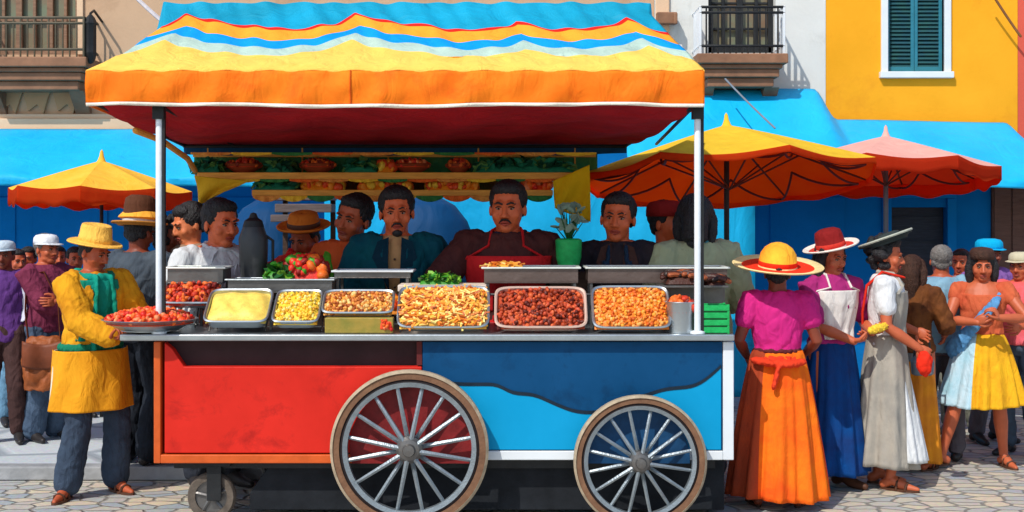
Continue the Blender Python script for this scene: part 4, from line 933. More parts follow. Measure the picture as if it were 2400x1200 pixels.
def tilted(px0, px1, pyb, pyt, y0, tilt=48, lift=.012):
    """frame whose local xy plane slopes up away from the camera, spanning the given picture box"""
    x0, x1 = PX(px0, y0+.1), PX(px1, y0+.1); zb = PZ(pyb, y0); hgt = PZ(pyt, y0+.18)-zb; l = hgt/math.sin(R(tilt)); 
    return MX.Translation(((x0+x1)/2, y0, zb)) @ MX.Rotation(R(tilt), 4, 'X'), x1-x0, l
def bowl(x, y, z, r, h, lab, m=None, cat='bowl', name='bowl', base=.5):
    g = G(); g.lathe([(.001, .004), (r*base, .0), (r*base, .004), (r*.86, h*.55), (r*.98, h*.95), (r*1.03, h), (r*1.0, h+.004), (r*.95, h*.93), (r*.82, h*.55), (r*base*.9, .014), (.001, .014)], n=40)
    o = g.build(name, m or M_steel, ang=.5); o.location = (x, y, z); return tag(o, lab, cat)
T0 = CT
def wedge(px0, px1, y0, pyt, lab, y1=.36):
    """sloping steel display stand under the tilted trays"""
    g = G(); a, b = PX(px0, y0), PX(px1, y0); zt = PZ(pyt, y1)
    for xx in (a+.02, (a+b)/2, b-.02): g.box(xx-.008, xx+.008, y1-.01, y1+.01, T0, zt); g.tube([(xx, y0+.03, T0+.008), (xx, y1, zt)], .006, n=6)
    g.tube([(a, y1, zt), (b, y1, zt)], .008); return tag(g.build('display_stand', M_steeld), lab, 'stand')
wedge(930, 1570, .05, 690, 'low steel stand propping up the three largest trays'); wedge(480, 760, .08, 706, 'low steel stand propping up the mash and corn pans', y1=.30); wedge(384, 526, .36, 676, 'narrow steel stand propping up the pan of red stew', y1=.56)
M_tray_b = mat('tray_blush', (206, 176, 160), rough=.4, metal=.1, var=.08); M_tray_s = M_steel
Mt, w, l = tilted(938, 1143, 777, 686, .03); pan(Mt, w, l, 'steel tray heaped with golden fried strips, widest in the row'); heap(Mt, w-.01, l, .05, 520, 'strip', 'fries', .0145, 'golden fried strips heaped in the widest tray', 11, z0=.03)
Mt, w, l = tilted(1164, 1370, 777, 688, .03); pan(Mt, w, l, 'blush coloured tray of dark red brown meat', M_tray_b); heap(Mt, w-.01, l, .035, 430, 'chunk', 'meat', .0155, 'dark rust brown meat pieces in the blush tray', 12, z0=.03)
Mt, w, l = tilted(1390, 1564, 778, 686, .03); pan(Mt, w, l, 'steel tray of orange rice beside the right canopy post'); heap(Mt, w-.005, l, .04, 560, 'chunk', 'rice', .0125, 'orange rice heaped in the tray beside the meat', 13, z0=.03)
Mt, w, l = tilted(764, 922, 746, 696, .10, 38); pan(Mt, w, l, 'steel tray of tan snack bites above the green garnish'); heap(Mt, w, l, .03, 330, 'chunk', 'snack', .0125, 'tan and gold snack bites in the shallow tray', 14, z0=.03)
# glass box of garnish in front of the snacks
g = G(); g.box(PX(762, .02), PX(922, .02), .0, .085, T0+.002, PZ(745, .0)); tag(g.build('garnish_box', mat('olive_box', (126, 124, 50), rough=.35, rgb2=(170, 140, 60), scale=10, var=.3), flat=True, bevel=.006), 'olive garnish box standing before the snack tray', 'box')
heap(MX.Translation((PX(905, .0), -.006, PZ(772, 0))) @ MX.Rotation(R(80), 4, 'X'), .075, .055, .01, 14, 'chunk', 'tomato', .012, 'small red pepper pieces at the end of the olive box', 15, name='pepper_bits')
# left front plate of tomato salad, held out over the counter edge
def dish(px, y, zb, r, h, lab, pal, kind, n, size, flab, seed, dome=.05, m=None, base=.5, name='bowl', cat='bowl'):
    x = PX(px, y); bowl(x, y, zb, r, h, lab, m, name=name, base=base, cat=cat); q = r*.93
    heap(MX.Translation((x, y-q, zb+h*.72)), q*2, q*2, dome, n, kind, pal, size, flab, seed, round_=True)
dish(352, .12, T0+.012, .288, .07, 'wide steel platter of tomato salad over the left end of the counter', 'tomato', 'chunk', 300, .019, 'orange red tomato salad piled on the wide platter', 21, .075, base=.62, name='platter', cat='platter')
g = G(); g.lathe([(.001, T0), (.12, T0), (.13, T0+.012), (.001, T0+.012)], n=30, M=MX.Translation((PX(352, .12), .12, 0))); 
g.build('trivet', M_steeld).name = 'trivet'; tag(bpy.data.objects['trivet'], 'round steel trivet under the tomato platter', 'trivet')
Mt, w, l = tilted(490, 632, 769, 698, .05, 36); pan(Mt, w, l, 'deep steel pan of yellow maize mash next to the tomato platter', h=.06)
g = G(); g.grid(lambda u, v: V(((u-.5)*(w-.01), .005+(l-.01)*v, .035+.045*(1-abs(2*u-1)**5)*(1-abs(2*v-1)**5)+.004*math.sin(u*17+v*9))), 26, 20, M=Mt); tag(g.build('maize_mash', PAL['yellow'][0]), 'smooth block of yellow maize mash filling the deep pan', 'food', kind='stuff')
Mt, w, l = tilted(648, 750, 769, 700, .05, 36); pan(Mt, w, l, 'small steel pan of corn kernels between the mash and the snack tray', h=.06); heap(Mt, w-.005, l, .045, 260, 'chunk', 'corn', .0115, 'yellow corn kernels in the small pan', 23, z0=.03)
# back row left: dish under a raised lid
xb = PX(452, .48)
Mt, w, l = tilted(392, 520, 722, 668, .34, 40); pan(Mt, w, l, 'steel pan of red stew under the raised pan, behind the platter'); heap(Mt, w, l, .035, 170, 'chunk', 'stew', .018, 'red stew with beans in the pan behind the platter', 24, z0=.03)
def trough(px0, px1, pyt, pyb, y, lab, d=.26, m=None, ext_=None, cat='steam tray', name='steam_tray', pale=None):
    """deep catering pan standing on legs; rim shows as a pale bar"""
    x0, x1 = PX(px0, y), PX(px1, y); zt, zb = PZ(pyt, y), PZ(pyb, y); E = empty(name, ((x0+x1)/2, y+d/2, T0), lab, cat); w = (x1-x0)/2; zt -= T0; zb -= T0
    g = G(); t = .006; f = .018
    g.box(-w+f, w-f, -d/2+f, -d/2+f+t, zb, zt-.01); g.box(-w+f, w-f, d/2-f-t, d/2-f, zb, zt-.01); g.box(-w+f, -w+f+t, -d/2+f+t, d/2-f-t, zb, zt-.01); g.box(w-f-t, w-f, -d/2+f+t, d/2-f-t, zb, zt-.01); g.box(-w+f, w-f, -d/2+f, d/2-f, zb-t, zb-.001); g.build('well', m or M_steeld, E, flat=True, bevel=.003)
    g = G()
    for a, b, c, e in ((-w, w, -d/2, -d/2+f+.004), (-w, w, d/2-f-.004, d/2), (-w, -w+f+.004, -d/2+f+.004, d/2-f-.004), (w-f-.004, w, -d/2+f+.004, d/2-f-.004)): g.box(a, b, c, e, zt-.012, zt)
    g.build('rim', pale or M_steel, E, flat=True, bevel=.003)
    for xx in (-w+.04, w-.04):
        for yy in (-d/2+.035, d/2-.035): g = G(); g.box(xx-.009, xx+.009, yy-.009, yy+.009, 0.001, zb-t-.001); g.build('leg', M_steeld, E, flat=True)
    return E, zt+T0, w, d
M_pale = mat('pale_rim', (226, 232, 224), rough=.35, metal=.2, var=.04)
trough(384, 528, 626, 662, .40, 'dark steel serving pan raised over the red stew bowl', d=.28, pale=M_pale)
trough(526, 784, 654, 684, .36, 'long low steel pan behind the mash and corn bowls', d=.24)
E, zt, w, d = trough(776, 968, 634, 650, .50, 'white rimmed pan before the vendor in the teal jacket', d=.28, pale=M_wpaint)
heap(MX.Translation((PX(872, .35), .37, T0+.02)), .44, .14, .10, 150, 'chunk', 'mango', .024, 'orange mango pieces stacked below the white rimmed pan', 31, name='mango_heap', z0=.08)
trough(1128, 1362, 626, 662, .40, 'left one of the two long brown steel pans on the upper row', d=.34, pale=M_pale, m=mat('steel_brown', (112, 96, 90), rough=.35, metal=.5, var=.12))
trough(1372, 1712, 626, 662, .40, 'right one of the two long brown steel pans, reaching past the canopy post', d=.34, pale=M_pale, m=MATS['steel_brown'])
g = G(); g.box(PX(932, .30), PX(1140, .30), .30, .56, PZ(684, .30), PZ(668, .30)); g.box(PX(932, .30)+.02, PX(1140, .30)-.02, .32, .54, T0+.001, PZ(685, .30)); tag(g.build('chopping_block', mat('pale_board', (222, 206, 190), kind='wood', var=.08), flat=True, bevel=.006), 'pale chopping block behind the fried strips, herbs on top', 'chopping block')
heap(MX.Translation((PX(1030, .4), .34, PZ(664, .4))), .26, .18, .045, 110, 'leaf', 'green', .022, 'green herbs scattered on the pale chopping block', 32, name='herbs')
heap(MX.Translation((PX(1178, .52), .44, PZ(628, .5))), .26, .18, .03, 60, 'strip', 'fries', .014, 'fried strips in the pan before the red apron', 33, name='fried_strips')
heap(MX.Translation((PX(1600, .34), .22, T0+.30)), .24, .2, .06, 46, 'sausage', 'sausage', .020, 'dark grilled sausages piled by the right canopy post', 34, name='sausages')
heap(MX.Translation((PX(1672, .34), .24, T0+.28)), .14, .2, .05, 26, 'sausage', 'sausage', .020, 'short dark sausages above the green crate', 37, name='sausages')
g = G(); g.box(PX(1545, .2), PX(1708, .2), .2, .44, T0+.27, T0+.285); g.box(PX(1545, .2), PX(1708, .2), .40, .43, T0+.002, T0+.269); tag(g.build('grill_shelf', M_steeld, flat=True, bevel=.003), 'dark steel grill shelf carrying the sausages', 'shelf')
bowl(PX(1596, .08), .08, T0+.001, .10, .19, 'deep plain steel pot between the orange rice and the post', name='pot', cat='pot', base=.85)
heap(MX.Translation((PX(1596, .08), -.01, T0+.14)), .18, .18, .07, 22, 'chunk', 'stew', .03, 'red brown pieces rising out of the deep steel pot', 38, round_=True, name='stewed_meat')
E = empty('crate', (PX(1672, .08), .08, T0), 'green slatted plastic crate at the right end of the counter', 'crate')
g = G(); hw = .083
for k in range(4):
    z = .006+k*.045; g.box(-hw, hw, -.09, -.082, z, z+.034); g.box(-hw, hw, .082, .09, z, z+.034); g.box(-hw, -hw+.008, -.081, .081, z, z+.034); g.box(hw-.008, hw, -.081, .081, z, z+.034)
for a in (-hw+.004, hw-.004):
    for b in (-.0815, .0815): g.box(a-.007, a+.007, b-.007, b+.007, 0.001, .18)
g.build('slats', PAL['emerald'][0], E, flat=True, bevel=.002); g = G(); g.box(-hw+.009, hw-.009, -.08, .08, .002, .16); g.build('liner', PAL['emerald'][1], E, flat=True)
# hanging shelf contents
zs1 = PZ(404, SY-.17)+.002; zs2 = PZ(445, SY-.17)+.002
M_clay = mat('clay_bowl', (150, 66, 34), rough=.6, var=.2)
for i, (px, r, pal, words) in enumerate(((572, .145, 'stew', 'far left'), (745, .145, 'stew', 'second'), (965, .150, 'tomato', 'third'), (1075, .10, 'stew', 'fourth'))):
    dish(px, SY, zs1, r, .065, 'clay bowl of dark red stew, %s of the four on the top hanging shelf' % words if pal == 'stew' else 'clay bowl heaped with tomatoes, third of the four on the top hanging shelf', pal, 'chunk', 90, .018, 'red food in the %s clay bowl of the hanging shelf' % words, 40+i, .05, m=M_clay)
for i, (px, w, pal, lab) in enumerate(((490, .22, 'teal', 'dark green leaves at the left end of the top hanging shelf'), (660, .22, 'teal', 'dark green leaves between the first two clay bowls'), (850, .26, 'teal', 'dark green leaves between the second and third clay bowls'), (1230, .80, 'teal', 'long bank of dark green leaves on the right of the top hanging shelf'), (906, .12, 'mango', 'few orange fruits beside the third clay bowl'))):
    heap(MX.Translation((PX(px, SY), SY-.13, zs1)), w, .24, .075, int(300*w), 'leaf' if pal == 'teal' else 'chunk', pal, .035 if pal == 'teal' else .03, lab, 50+i, name='leaf_bank' if pal == 'teal' else 'fruit_heap')
for i, (px, w, pal, lab) in enumerate(((650, .34, 'teal', 'green leaves at the left end of the lower hanging shelf'), (760, .32, 'mango', 'orange fruit slices near the left end of the lower hanging shelf'), (905, .40, 'mango', 'orange fruit slices above the vendor in the teal jacket'), (1060, .4, 'mango', 'orange fruit slices left of the red apron vendor'), (1250, .28, 'tomato', 'red tomatoes at the right end of the lower hanging shelf'))):
    heap(MX.Translation((PX(px, SY), SY-.14, zs2)), w, .25, .06, int(330*w), 'leaf' if pal == 'teal' else 'chunk', pal, .03, lab, 60+i, name='leaf_bank' if pal == 'teal' else 'fruit_heap')
# yellow cloths
def flag(pts, y, lab, m):
    P = [at(a, b, y) for a, b in pts]; g = G()
    g.grid(lambda u, v: (P[0]*(1-u)+P[1]*u)*(1-v)+(P[3]*(1-u)+P[2]*u)*v+V((0, .035*math.sin(u*8+v*5)*(.2+v), 0)), 18, 18); tag(g.build('yellow_cloth', m, solid=.006, ang=1.2), lab, 'cloth')
flag([(455, 412), (585, 424), (500, 462), (470, 480)], 1.75, 'mustard cloth hanging in a point from the left end of the shelf', cloth('mustard', (214, 168, 36), bscale=8)); flag([(1296, 424), (1382, 386), (1384, 520), (1300, 488)], 1.75, 'golden yellow cloth hanging from the right end of the shelf', cloth('gold_cloth', (236, 186, 20), bscale=8))
# things on and around the back of the counter
K_ = empty('coffee_urn', (PX(594, .68), .68, T0), 'dark grey coffee urn with black lid beside the white shirt vendor', 'urn')
g = G(); hh = PZ(515, .68)-T0; g.lathe([(.001, 0), (.095, 0), (.10, .02), (.098, hh*.35), (.08, hh*.42), (.092, hh*.55), (.098, hh*.82), (.07, hh*.93), (.001, hh*.94)], n=24); g.build('body', mat('urn_dark', (62, 64, 66), rough=.4, metal=.4), K_, ang=.6)
g = G(); g.lathe([(.072, hh*.93), (.06, hh*.99), (.03, hh*1.02), (.02, hh*1.06), (.001, hh*1.07)], n=20); g.build('lid', M_iron, K_); g = G(); g.tube([(.08, 0, hh*.85), (.13, 0, hh*.8), (.13, 0, hh*.6), (.08, 0, hh*.55)], .01); g.build('handle', M_iron, K_)
g = G(); g.tube([(0, -.08, hh*.3), (0, -.12, hh*.3), (0, -.125, hh*.25)], .012); g.build('tap', M_steel, K_)
heap(MX.Translation((PX(655, .62), .52, T0+.29)), .16, .18, .09, 70, 'leaf', 'green', .035, 'bright green lettuce leaves beside the coffee urn', 71, name='lettuce')
g = G(); g.box(PX(655, .62)-.08, PX(655, .62)+.08, .52, .70, T0+.001, T0+.288); tag(g.build('lettuce_box', M_dkwood, flat=True, bevel=.006), 'narrow wooden box under the bright green lettuce', 'box')
heap(MX.Translation((PX(715, .66), .56, T0+.29)), .30, .22, .15, 120, 'chunk', 'market', .034, 'heap of red and green peppers in front of the orange straw hat', 72, name='pepper_heap')
g = G(); g.box(PX(715, .66)-.17, PX(715, .66)+.17, .545, .795, T0+.001, T0+.29); tag(g.build('produce_box', M_dkwood, flat=True, bevel=.006), 'dark wooden box under the heap of red and green peppers', 'box')
for i, px in enumerate((590, 606, 622)):
    g = G(); g.lathe([(.001, 0), (.018, 0), (.02, .01), (.019, .16), (.008, .19), (.008, .215), (.001, .217)], n=14); o = g.build('glass_bottle', mat('bottle_grey', (124, 126, 118), rough=.2, var=.1), ang=.5); o.location = (PX(px, .60), .62, T0+.002); tag(o, 'grey glass bottle, %s of three before the urn' % ('left one', 'middle one', 'right one')[i], 'bottle', 'bottles before the coffee urn')
o = None
g = G(); g.lathe([(.001, 0), (.06, 0), (.085, .10), (.09, .22), (.07, .23), (.001, .21)], n=24); o = g.build('herb_pot', PAL['emerald'][0], ang=.6); o.location = (PX(1334, .72), .80, PZ(628, .8)-.03); tag(o, 'emerald green pot right of the red apron vendor', 'pot')
g = G(); rr = random.Random(5)
for k in range(26):
    a = rr.uniform(0, 6.3); t = rr.uniform(.04, .11); h = rr.uniform(.10, .26); p = V((t*math.cos(a), t*math.sin(a), .2+h)); g.tube([(0, 0, .2), p*.6+V((0, 0, .08)), p], [.004, .004, .002], n=4, mi=0); Rm = Euler((rr.uniform(0, 6), rr.uniform(0, 6), 0)).to_matrix(); g.ell(p, (.040, .022, .006), n=7, m=4, mi=1, Rm=Rm)
o2 = g.build('pale_bouquet', [PAL['green'][1], mat('silver_leaf', (112, 134, 116), var=.3)]); o2.location = o.location; tag(o2, 'bunch of silvery leaves standing in the emerald pot', 'bouquet')
g = G(); g.box(PX(1290, .72), PX(1390, .72), .70, .95, T0+.001, o.location.z-.001); tag(g.build('box', M_dkwood, flat=True, bevel=.006), 'dark wooden box under the emerald pot', 'box')
# ------------------------------------------------------------------ people
def H_(py, y, z0=0.0): return PZ(py, y)-z0   # standing height showing at that picture height
def c_(n, rgb, **k): return cloth('cloth_'+n, rgb, **k)
VY = 1.10
# vendors
p = Person(503, VY, 'vendor in pale grey shirt with black swept hair, looking right over the counter', H=H_(470, VY), yaw=36, skin='v', hs=1.22, hyaw=8, hpitch=4, lean=8, wide=1.15, arms=dict(r=dict(t=(-.22, -.30, 1.06)), l=dict(t=(.24, -.30, 1.06))), vox=.006)
p.top('shirt', c_('grey_shirt', (206, 210, 212)), t=.018, sleeve=1.9, loose=.02, hem=.82); p.scarf(MATS['cloth_grey_shirt'], r=.07, thick=.018, z=1.46, name='collar'); p.trousers(c_('dark_trousers', (46, 50, 60))); p.hair(vol=.004); p.lapels(MATS['cloth_grey_shirt'], w=.03, z0=1.30, off=.036); p.buttons(M_iron, (1.05, 1.13, 1.21, 1.29), off=.034)
p = Person(828, 1.30, 'vendor with tilted head and red orange top, beside the teal jacket', H=H_(462, 1.30), yaw=-14, skin='a', hs=1.24, htilt=14, hyaw=-8, hpitch=4, wide=1.05, side=0, arms=dict(r=dict(t=(-.25, -.25, 1.05)), l=dict(t=(.2, -.2, 1.0))), vox=.006)
p.top('blouse', c_('rust_blouse', (206, 88, 40)), t=.018, sleeve=1.3, hem=.85); p.skirt(c_('brown_skirt', (96, 52, 34))); p.hair(vol=.004)
g = G(); g.tube([p.Mt @ V(q) for q in ((-.13, .0, 1.44), (-.12, -.11, 1.36), (-.08, -.14, 1.2), (-.04, -.13, 1.05))], .026, n=8, sq=.4); g.build('shoulder_strap', c_('lime', (80, 158, 40)), p.o)
p = Person(930, 1.12, 'vendor in dark teal jacket over pale teal shirt, facing out', H=H_(444, 1.12), yaw=0, hyaw=5, htilt=-2, skin='v', hs=1.22, wide=1.04, hpitch=3, fw=1.0, beard=2, arms=dict(r=dict(t=(-.24, -.16, 1.0)), l=dict(t=(.24, -.16, 1.0))), vox=.006)
p.top('shirt', c_('tan_shirt', (186, 142, 96)), t=.012, sleeve=1.1, hem=.85); p.top('jacket', c_('teal_jacket', (8, 66, 84), rgb2=(6, 84, 92)), t=.034, sleeve=1.55, hem=.84, open_=.075, loose=.03, flare=.02); p.scarf(c_('pale_blue', (120, 170, 186)), r=.068, thick=.016, z=1.455, name='collar', drop=.05); p.lapels(c_('lapel_teal', (4, 44, 60)), w=.05, z0=1.14, off=.062); p.buttons(M_dkwood, (1.08, 1.16, 1.24, 1.32), off=.026)
p.trousers(MATS['cloth_dark_trousers']); p.hair(vol=.006)
for q in (-1, 1):
    g = G(); sh, e, w, _, _ = p.arm['rl'[q > 0]]; g.tube([sh+V((q*.045, .03, -.05)), sh+(e-sh)*.5+V((q*.06, .03, 0)), e+V((q*.06, .02, 0)), e+(w-e)*.35+V((q*.05, .01, 0))], [.03, .045, .05, .05], n=12); g.remeshed(.008, 2, wrinkle(.005, 22, q)).build('overshirt_sleeve', c_('pale_teal', (84, 170, 188)), p.o)
p = Person(1190, 1.02, 'vendor in red apron over dark brown jacket, centre of the stall', H=H_(434, 1.02), yaw=-4, skin='v', hs=1.27, wide=1.16, hpitch=2, hyaw=-4, arms=dict(r=dict(t=(-.36, -.33, 1.04), pole=(-.9, .3, -.2), curl=.8, hd=(-.2, -.6, -.4), n=(0, 0, -1)), l=dict(t=(.26, -.16, 1.0))), vox=.006, brow=1.3, beard=1, fw=1.12)
p.top('jacket', c_('brown_jacket', (84, 44, 40), rgb2=(62, 34, 36)), t=.026, sleeve=1.8, hem=.82, loose=.035); p.scarf(c_('navy_collar', (24, 38, 58)), r=.07, thick=.02, z=1.455, name='collar'); p.trousers(MATS['cloth_dark_trousers']); p.apron(c_('red_apron', (206, 34, 38)), z1=1.325, z0=.45, w=.85, off=.05, bib=.16); p.pocket(c_('red_pocket', (178, 26, 32)), 0, 1.12, .16, .10, off=.095); p.hair(vol=.004)
p = Person(1448, 1.10, 'vendor in black brown jacket with navy collar, near the right post', H=H_(460, 1.10), yaw=-6, hyaw=-6, htilt=3, skin='v', hs=1.26, wide=1.0, hpitch=0, arms=dict(r=dict(t=(-.24, -.2, .98)), l=dict(t=(.24, -.2, .98))), vox=.006)
p.top('jacket', c_('black_jacket', (52, 40, 42), rgb2=(36, 38, 48)), t=.022, sleeve=1.8, hem=.84, loose=.02); p.scarf(c_('navy_scarf', (30, 50, 72)), r=.075, thick=.03, z=1.43, tails=.16, name='collar', drop=.06); p.lapels(c_('lapel_brown', (74, 48, 42)), w=.05, z0=1.18, off=.05); p.trousers(MATS['cloth_dark_trousers']); p.hair(vol=.003)
p = Person(1562, 1.45, 'woman in dark red headscarf seen in profile behind the right post', H=H_(474, 1.45), yaw=52, skin='v', hs=1.2, hyaw=0, wide=1.0, arms=dict(r=dict(t=(-.2, -.25, 1.1)), l=dict(t=(.2, -.25, 1.1))))
p.top('blouse', c_('ochre_blouse', (176, 128, 44)), t=.018, sleeve=1.4); p.skirt(c_('grey_skirt', (96, 92, 92))); p.hair(); p.hat([c_('headscarf_red', (142, 30, 28)), M_iron], 'cap', brim=0, cr=.094, z=.05, name='headscarf', scale=1.05)
p = Person(1632, 1.12, 'person in sage green shirt with long black hair, back turned, behind the right post', H=H_(462, 1.12), yaw=-160, skin='v', hs=1.12, wide=1.10, hyaw=-30, hpitch=10, arms=dict(r=dict(t=(-.24, -.2, 1.0)), l=dict(t=(.24, -.2, 1.0))))
p.top('shirt', c_('sage', (168, 174, 138)), t=.026, sleeve=1.3, hem=.80, loose=.03); p.scarf(c_('teal_collar', (70, 140, 150)), r=.07, thick=.022, z=1.445, name='collar'); p.trousers(c_('grey_trousers', (80, 86, 92))); p.hair(style='bob', vol=.014)
p = Person(745, 1.95, 'stooping customer in orange straw hat and scarlet scarf behind the counter', H=H_(505, 1.95), yaw=-25, skin='a', hs=1.15, lean=14, hpitch=20, wide=1.05, arms=dict(r=dict(t=(-.30, -.32, 1.30), pole=(-1, .2, -.4)), l=dict(t=(.2, -.3, 1.1))))
p.top('shirt', c_('scarlet_top', (200, 52, 36)), t=.02, sleeve=.9); p.scarf(c_('scarlet_scarf', (214, 16, 20)), r=.10, thick=.05, z=1.47, tails=.14); p.skirt(c_('brown_skirt', (96, 52, 34))); p.hair(); p.hat([c_('orange_straw', (228, 128, 44)), M_sole, c_('orange_straw', (228, 128, 44))], 'straw', brim=.155, crown=.10, tilt=(-8, 6), cr=.092)
# left group
p = Person(213, .84, 'person in yellow jacket and straw hat with a long yellow apron, reaching to the platter', H=H_(540, .84), yaw=50, skin='a', hs=1.05, hpitch=16, hyaw=14, wide=1.03, lean=3, feet='sandal', curl=.9,
   arms=dict(r=dict(t=(-.07, -.37, 1.05), pole=(-.7, .5, -1.2), curl=1.0, hd=(.2, -1, .05), n=(0, 0, 1), th=-1), l=dict(t=(.22, -.34, 1.10), curl=1.0, hd=(-.1, -1, .05), n=(0, 0, 1), th=-1)), legs=dict(r=dict(a=(-.16, .02, .085), f=(-.7, -.5, 0)), l=dict(a=(.17, -.02, .085), f=(-.0, -1, 0))), vox=.006)
p.trousers(c_('jeans_dark', (66, 82, 102), rgb2=(48, 58, 74), bscale=20), t=.016, flare=.022, length=.95, wr=.007); p.top('jacket', c_('yellow_jacket', (238, 174, 36), rgb2=(196, 126, 22), scale=5), t=.030, hem=.985, sleeve=1.92, loose=.025, open_=.10, wr=.007); p.top('shirt', c_('orange_shirt', (206, 130, 20)), t=.014, sleeve=.7)
p.scarf(c_('teal_scarf', (16, 156, 140), rgb2=(20, 120, 84)), r=.095, thick=.030, z=1.44, tails=.46); p.apron(MATS['cloth_teal_scarf'], z1=1.41, z0=1.02, w=.60, off=.030, bib=.13, waist=1.0, side=-.28, strap=False, name='teal_vest'); p.wide += .16; p.sash(c_('green_sash', (18, 120, 92)), z=.995, h=.05); p.wide -= .16
p.apron(c_('amber_apron', (236, 166, 36), rgb2=(222, 148, 28)), z1=.955, z0=.57, w=1.45, off=.066, bib=.2, waist=1.0, rhem=.262, strap=False, side=-.4, name='apron', pleat=.010); p.apron(c_('cream_apron', (222, 216, 196)), z1=.95, z0=.575, w=.6, off=.060, waist=1.0, rhem=.254, strap=False, side=-2.25, name='under_apron')
p.hair(); p.hat([cloth('straw_yellow', (244, 190, 84), bscale=30), cloth('straw_shade', (222, 160, 62), bscale=30), cloth('straw_yellow', (244, 190, 84))], 'flat', brim=.155, crown=.115, tilt=(-6, -2), cr=.092, curl=.0, band=False, wob=.08)
p = Person(325, 1.45, 'man in grey shirt and banded brown hat, back turned, behind the yellow jacket', H=H_(500, 1.45, SW), z0=SW, yaw=158, skin='c', hs=1.1, hpitch=10, wide=1.12, arms=dict(r=dict(t=(-.2, -.28, 1.0)), l=dict(t=(.2, -.28, 1.05))))
p.trousers(c_('black_trousers', (38, 44, 54), rgb2=(28, 32, 40)), t=.028, flare=.02); p.top('shirt', c_('slate_shirt', (78, 88, 98), rgb2=(58, 68, 80)), t=.03, hem=.90, sleeve=1.6, loose=.04); p.hair(); p.hat([c_('hat_ochre', (190, 128, 54)), c_('hat_white', (216, 220, 222)), c_('hat_brown', (88, 52, 34))], 'straw', brim=.165, crown=.19, tilt=(-6, 0), cr=.10, z=.04)
g = G(); M2 = p.Mh @ MX.Translation((0, .012, .085)) @ MX.Rotation(R(-6), 4, 'X'); g.lathe([(.105, .0), (.135, .012), (.130, .022), (.102, .05)], n=30, M=M2); g.build('hat_band', c_('hat_orange', (250, 176, 62)), p.o)
p = Person(398, 1.75, 'dark haired person in profile behind the left canopy post', H=H_(510, 1.75, SW), z0=SW, yaw=60, skin='c', hs=1.05, hpitch=8)
p.top('shirt', c_('umber_shirt', (104, 84, 74)), t=.02, sleeve=1.5); p.trousers(MATS['cloth_black_trousers']); p.hair(style='curly')
p = Person(446, 1.62, 'customer with bowed head between the left post and the grey shirt vendor', H=H_(476, 1.62), yaw=-50, skin='d', hs=1.1, hpitch=14)
p.top('shirt', c_('clay_shirt', (150, 120, 98)), t=.02, sleeve=1.5); p.trousers(MATS['cloth_black_trousers']); p.hair(vol=.008)
p = Person(108, 2.45, 'man in white cap and maroon shirt with folded arms, brown bag at his hip', H=H_(545, 2.45, SW), z0=SW, yaw=58, skin='b', hs=1.08, wide=1.1, arms=dict(r=dict(t=(.10, -.24, 1.10), pole=(-1, .3, -.5), hd=(1, -.1, .1), n=(0, 1, 0), th=1), l=dict(t=(-.08, -.22, 1.16), pole=(1, .3, -.5), hd=(-1, -.1, 0), n=(0, 1, 0), th=-1)))
p.trousers(c_('jeans_mid', (84, 104, 128), rgb2=(58, 72, 92), bscale=20), t=.028, flare=.02); p.top('shirt', c_('maroon', (132, 54, 80), rgb2=(108, 42, 66)), t=.024, sleeve=1.75, loose=.03, hem=.9); p.hair(style='bald', m=M_hairg); p.hat([c_('cap_white', (226, 228, 232)), c_('cap_white', (226, 228, 232))], 'cap', brim=.06, cr=.092, z=.05)
g = G(); g.loft([(.0, .012, z, tor(z)[3]+.056, tor(z)[4]+.056) for z in (.98, 1.1, 1.2, 1.3, 1.38, 1.44)], n=24, M=p.Mt); vv = g.remeshed(.01, 2, wrinkle(.004, 20, 1)); inv = p.Mt.inverted()
kk = [(f, m_) for f, m_ in zip(vv.f, vv.m) if (lambda c: c.y > -.02 and 1.0 < c.z < 1.42)(inv @ V(np.mean([vv.v[i] for i in f], axis=0)))]
vv.f = [k[0] for k in kk]; vv.m = [k[1] for k in kk]; vv.build('vest', c_('vest_white', (206, 206, 222)), p.o, solid=.006, ang=1.3)
mw = p.pt((-.10, -.26, .78)); Bg = empty('shoulder_bag', (PX(104, 2.2), 2.2, PZ(838, 2.2)-.26), 'brown leather shoulder bag hanging in front of the man in the white cap', 'bag', rz=R(10))
g = G(); g.loft([(0, 0, 0.02, .13, .05), (0, 0, .0, .15, .06), (0, 0, .12, .165, .075), (0, 0, .30, .155, .07), (0, 0, .40, .135, .05), (0, 0, .43, .10, .03)], n=28, pw=3); g2 = g.remeshed(.01, 3, wrinkle(.012, 16, 3)); g2.build('pouch', mat('bag_leather', (150, 78, 32), rough=.55, var=.3, scale=9, bump=.3), Bg, ang=1.3)
g = G(); g.grid(lambda u, v: V(((u-.5)*.30, -.085-.01*math.sin(u*9)-.012*math.sin(v*3.14), .40-.20*v-.03*math.sin(u*3.14))), 14, 8); g.build('flap', mat('bag_flap', (116, 56, 26), rough=.55, var=.3), Bg, solid=.01)
g = G(); g.tube([(.12, 0, .40), (.10, .02, .7), (-.02, .10, .93), (-.16, .14, .9), (-.15, .04, .62), (-.12, 0, .40)], .014, n=8, sq=.4); g.build('strap', MATS['bag_flap'], Bg)
p = Person(10, 2.3, 'dark skinned person in purple top at the left edge, wearing a pale cap', H=H_(560, 2.3, SW), z0=SW, yaw=10, skin='c', hs=1.05); p.top('shirt', c_('purple', (92, 52, 120)), t=.022, sleeve=.9, hem=.86); p.trousers(c_('brown_trousers', (70, 48, 46))); p.hair(); p.hat([c_('cap_grey', (190, 204, 216)), c_('cap_grey', (190, 204, 216))], 'cap', brim=.04, cr=.09, z=.055)
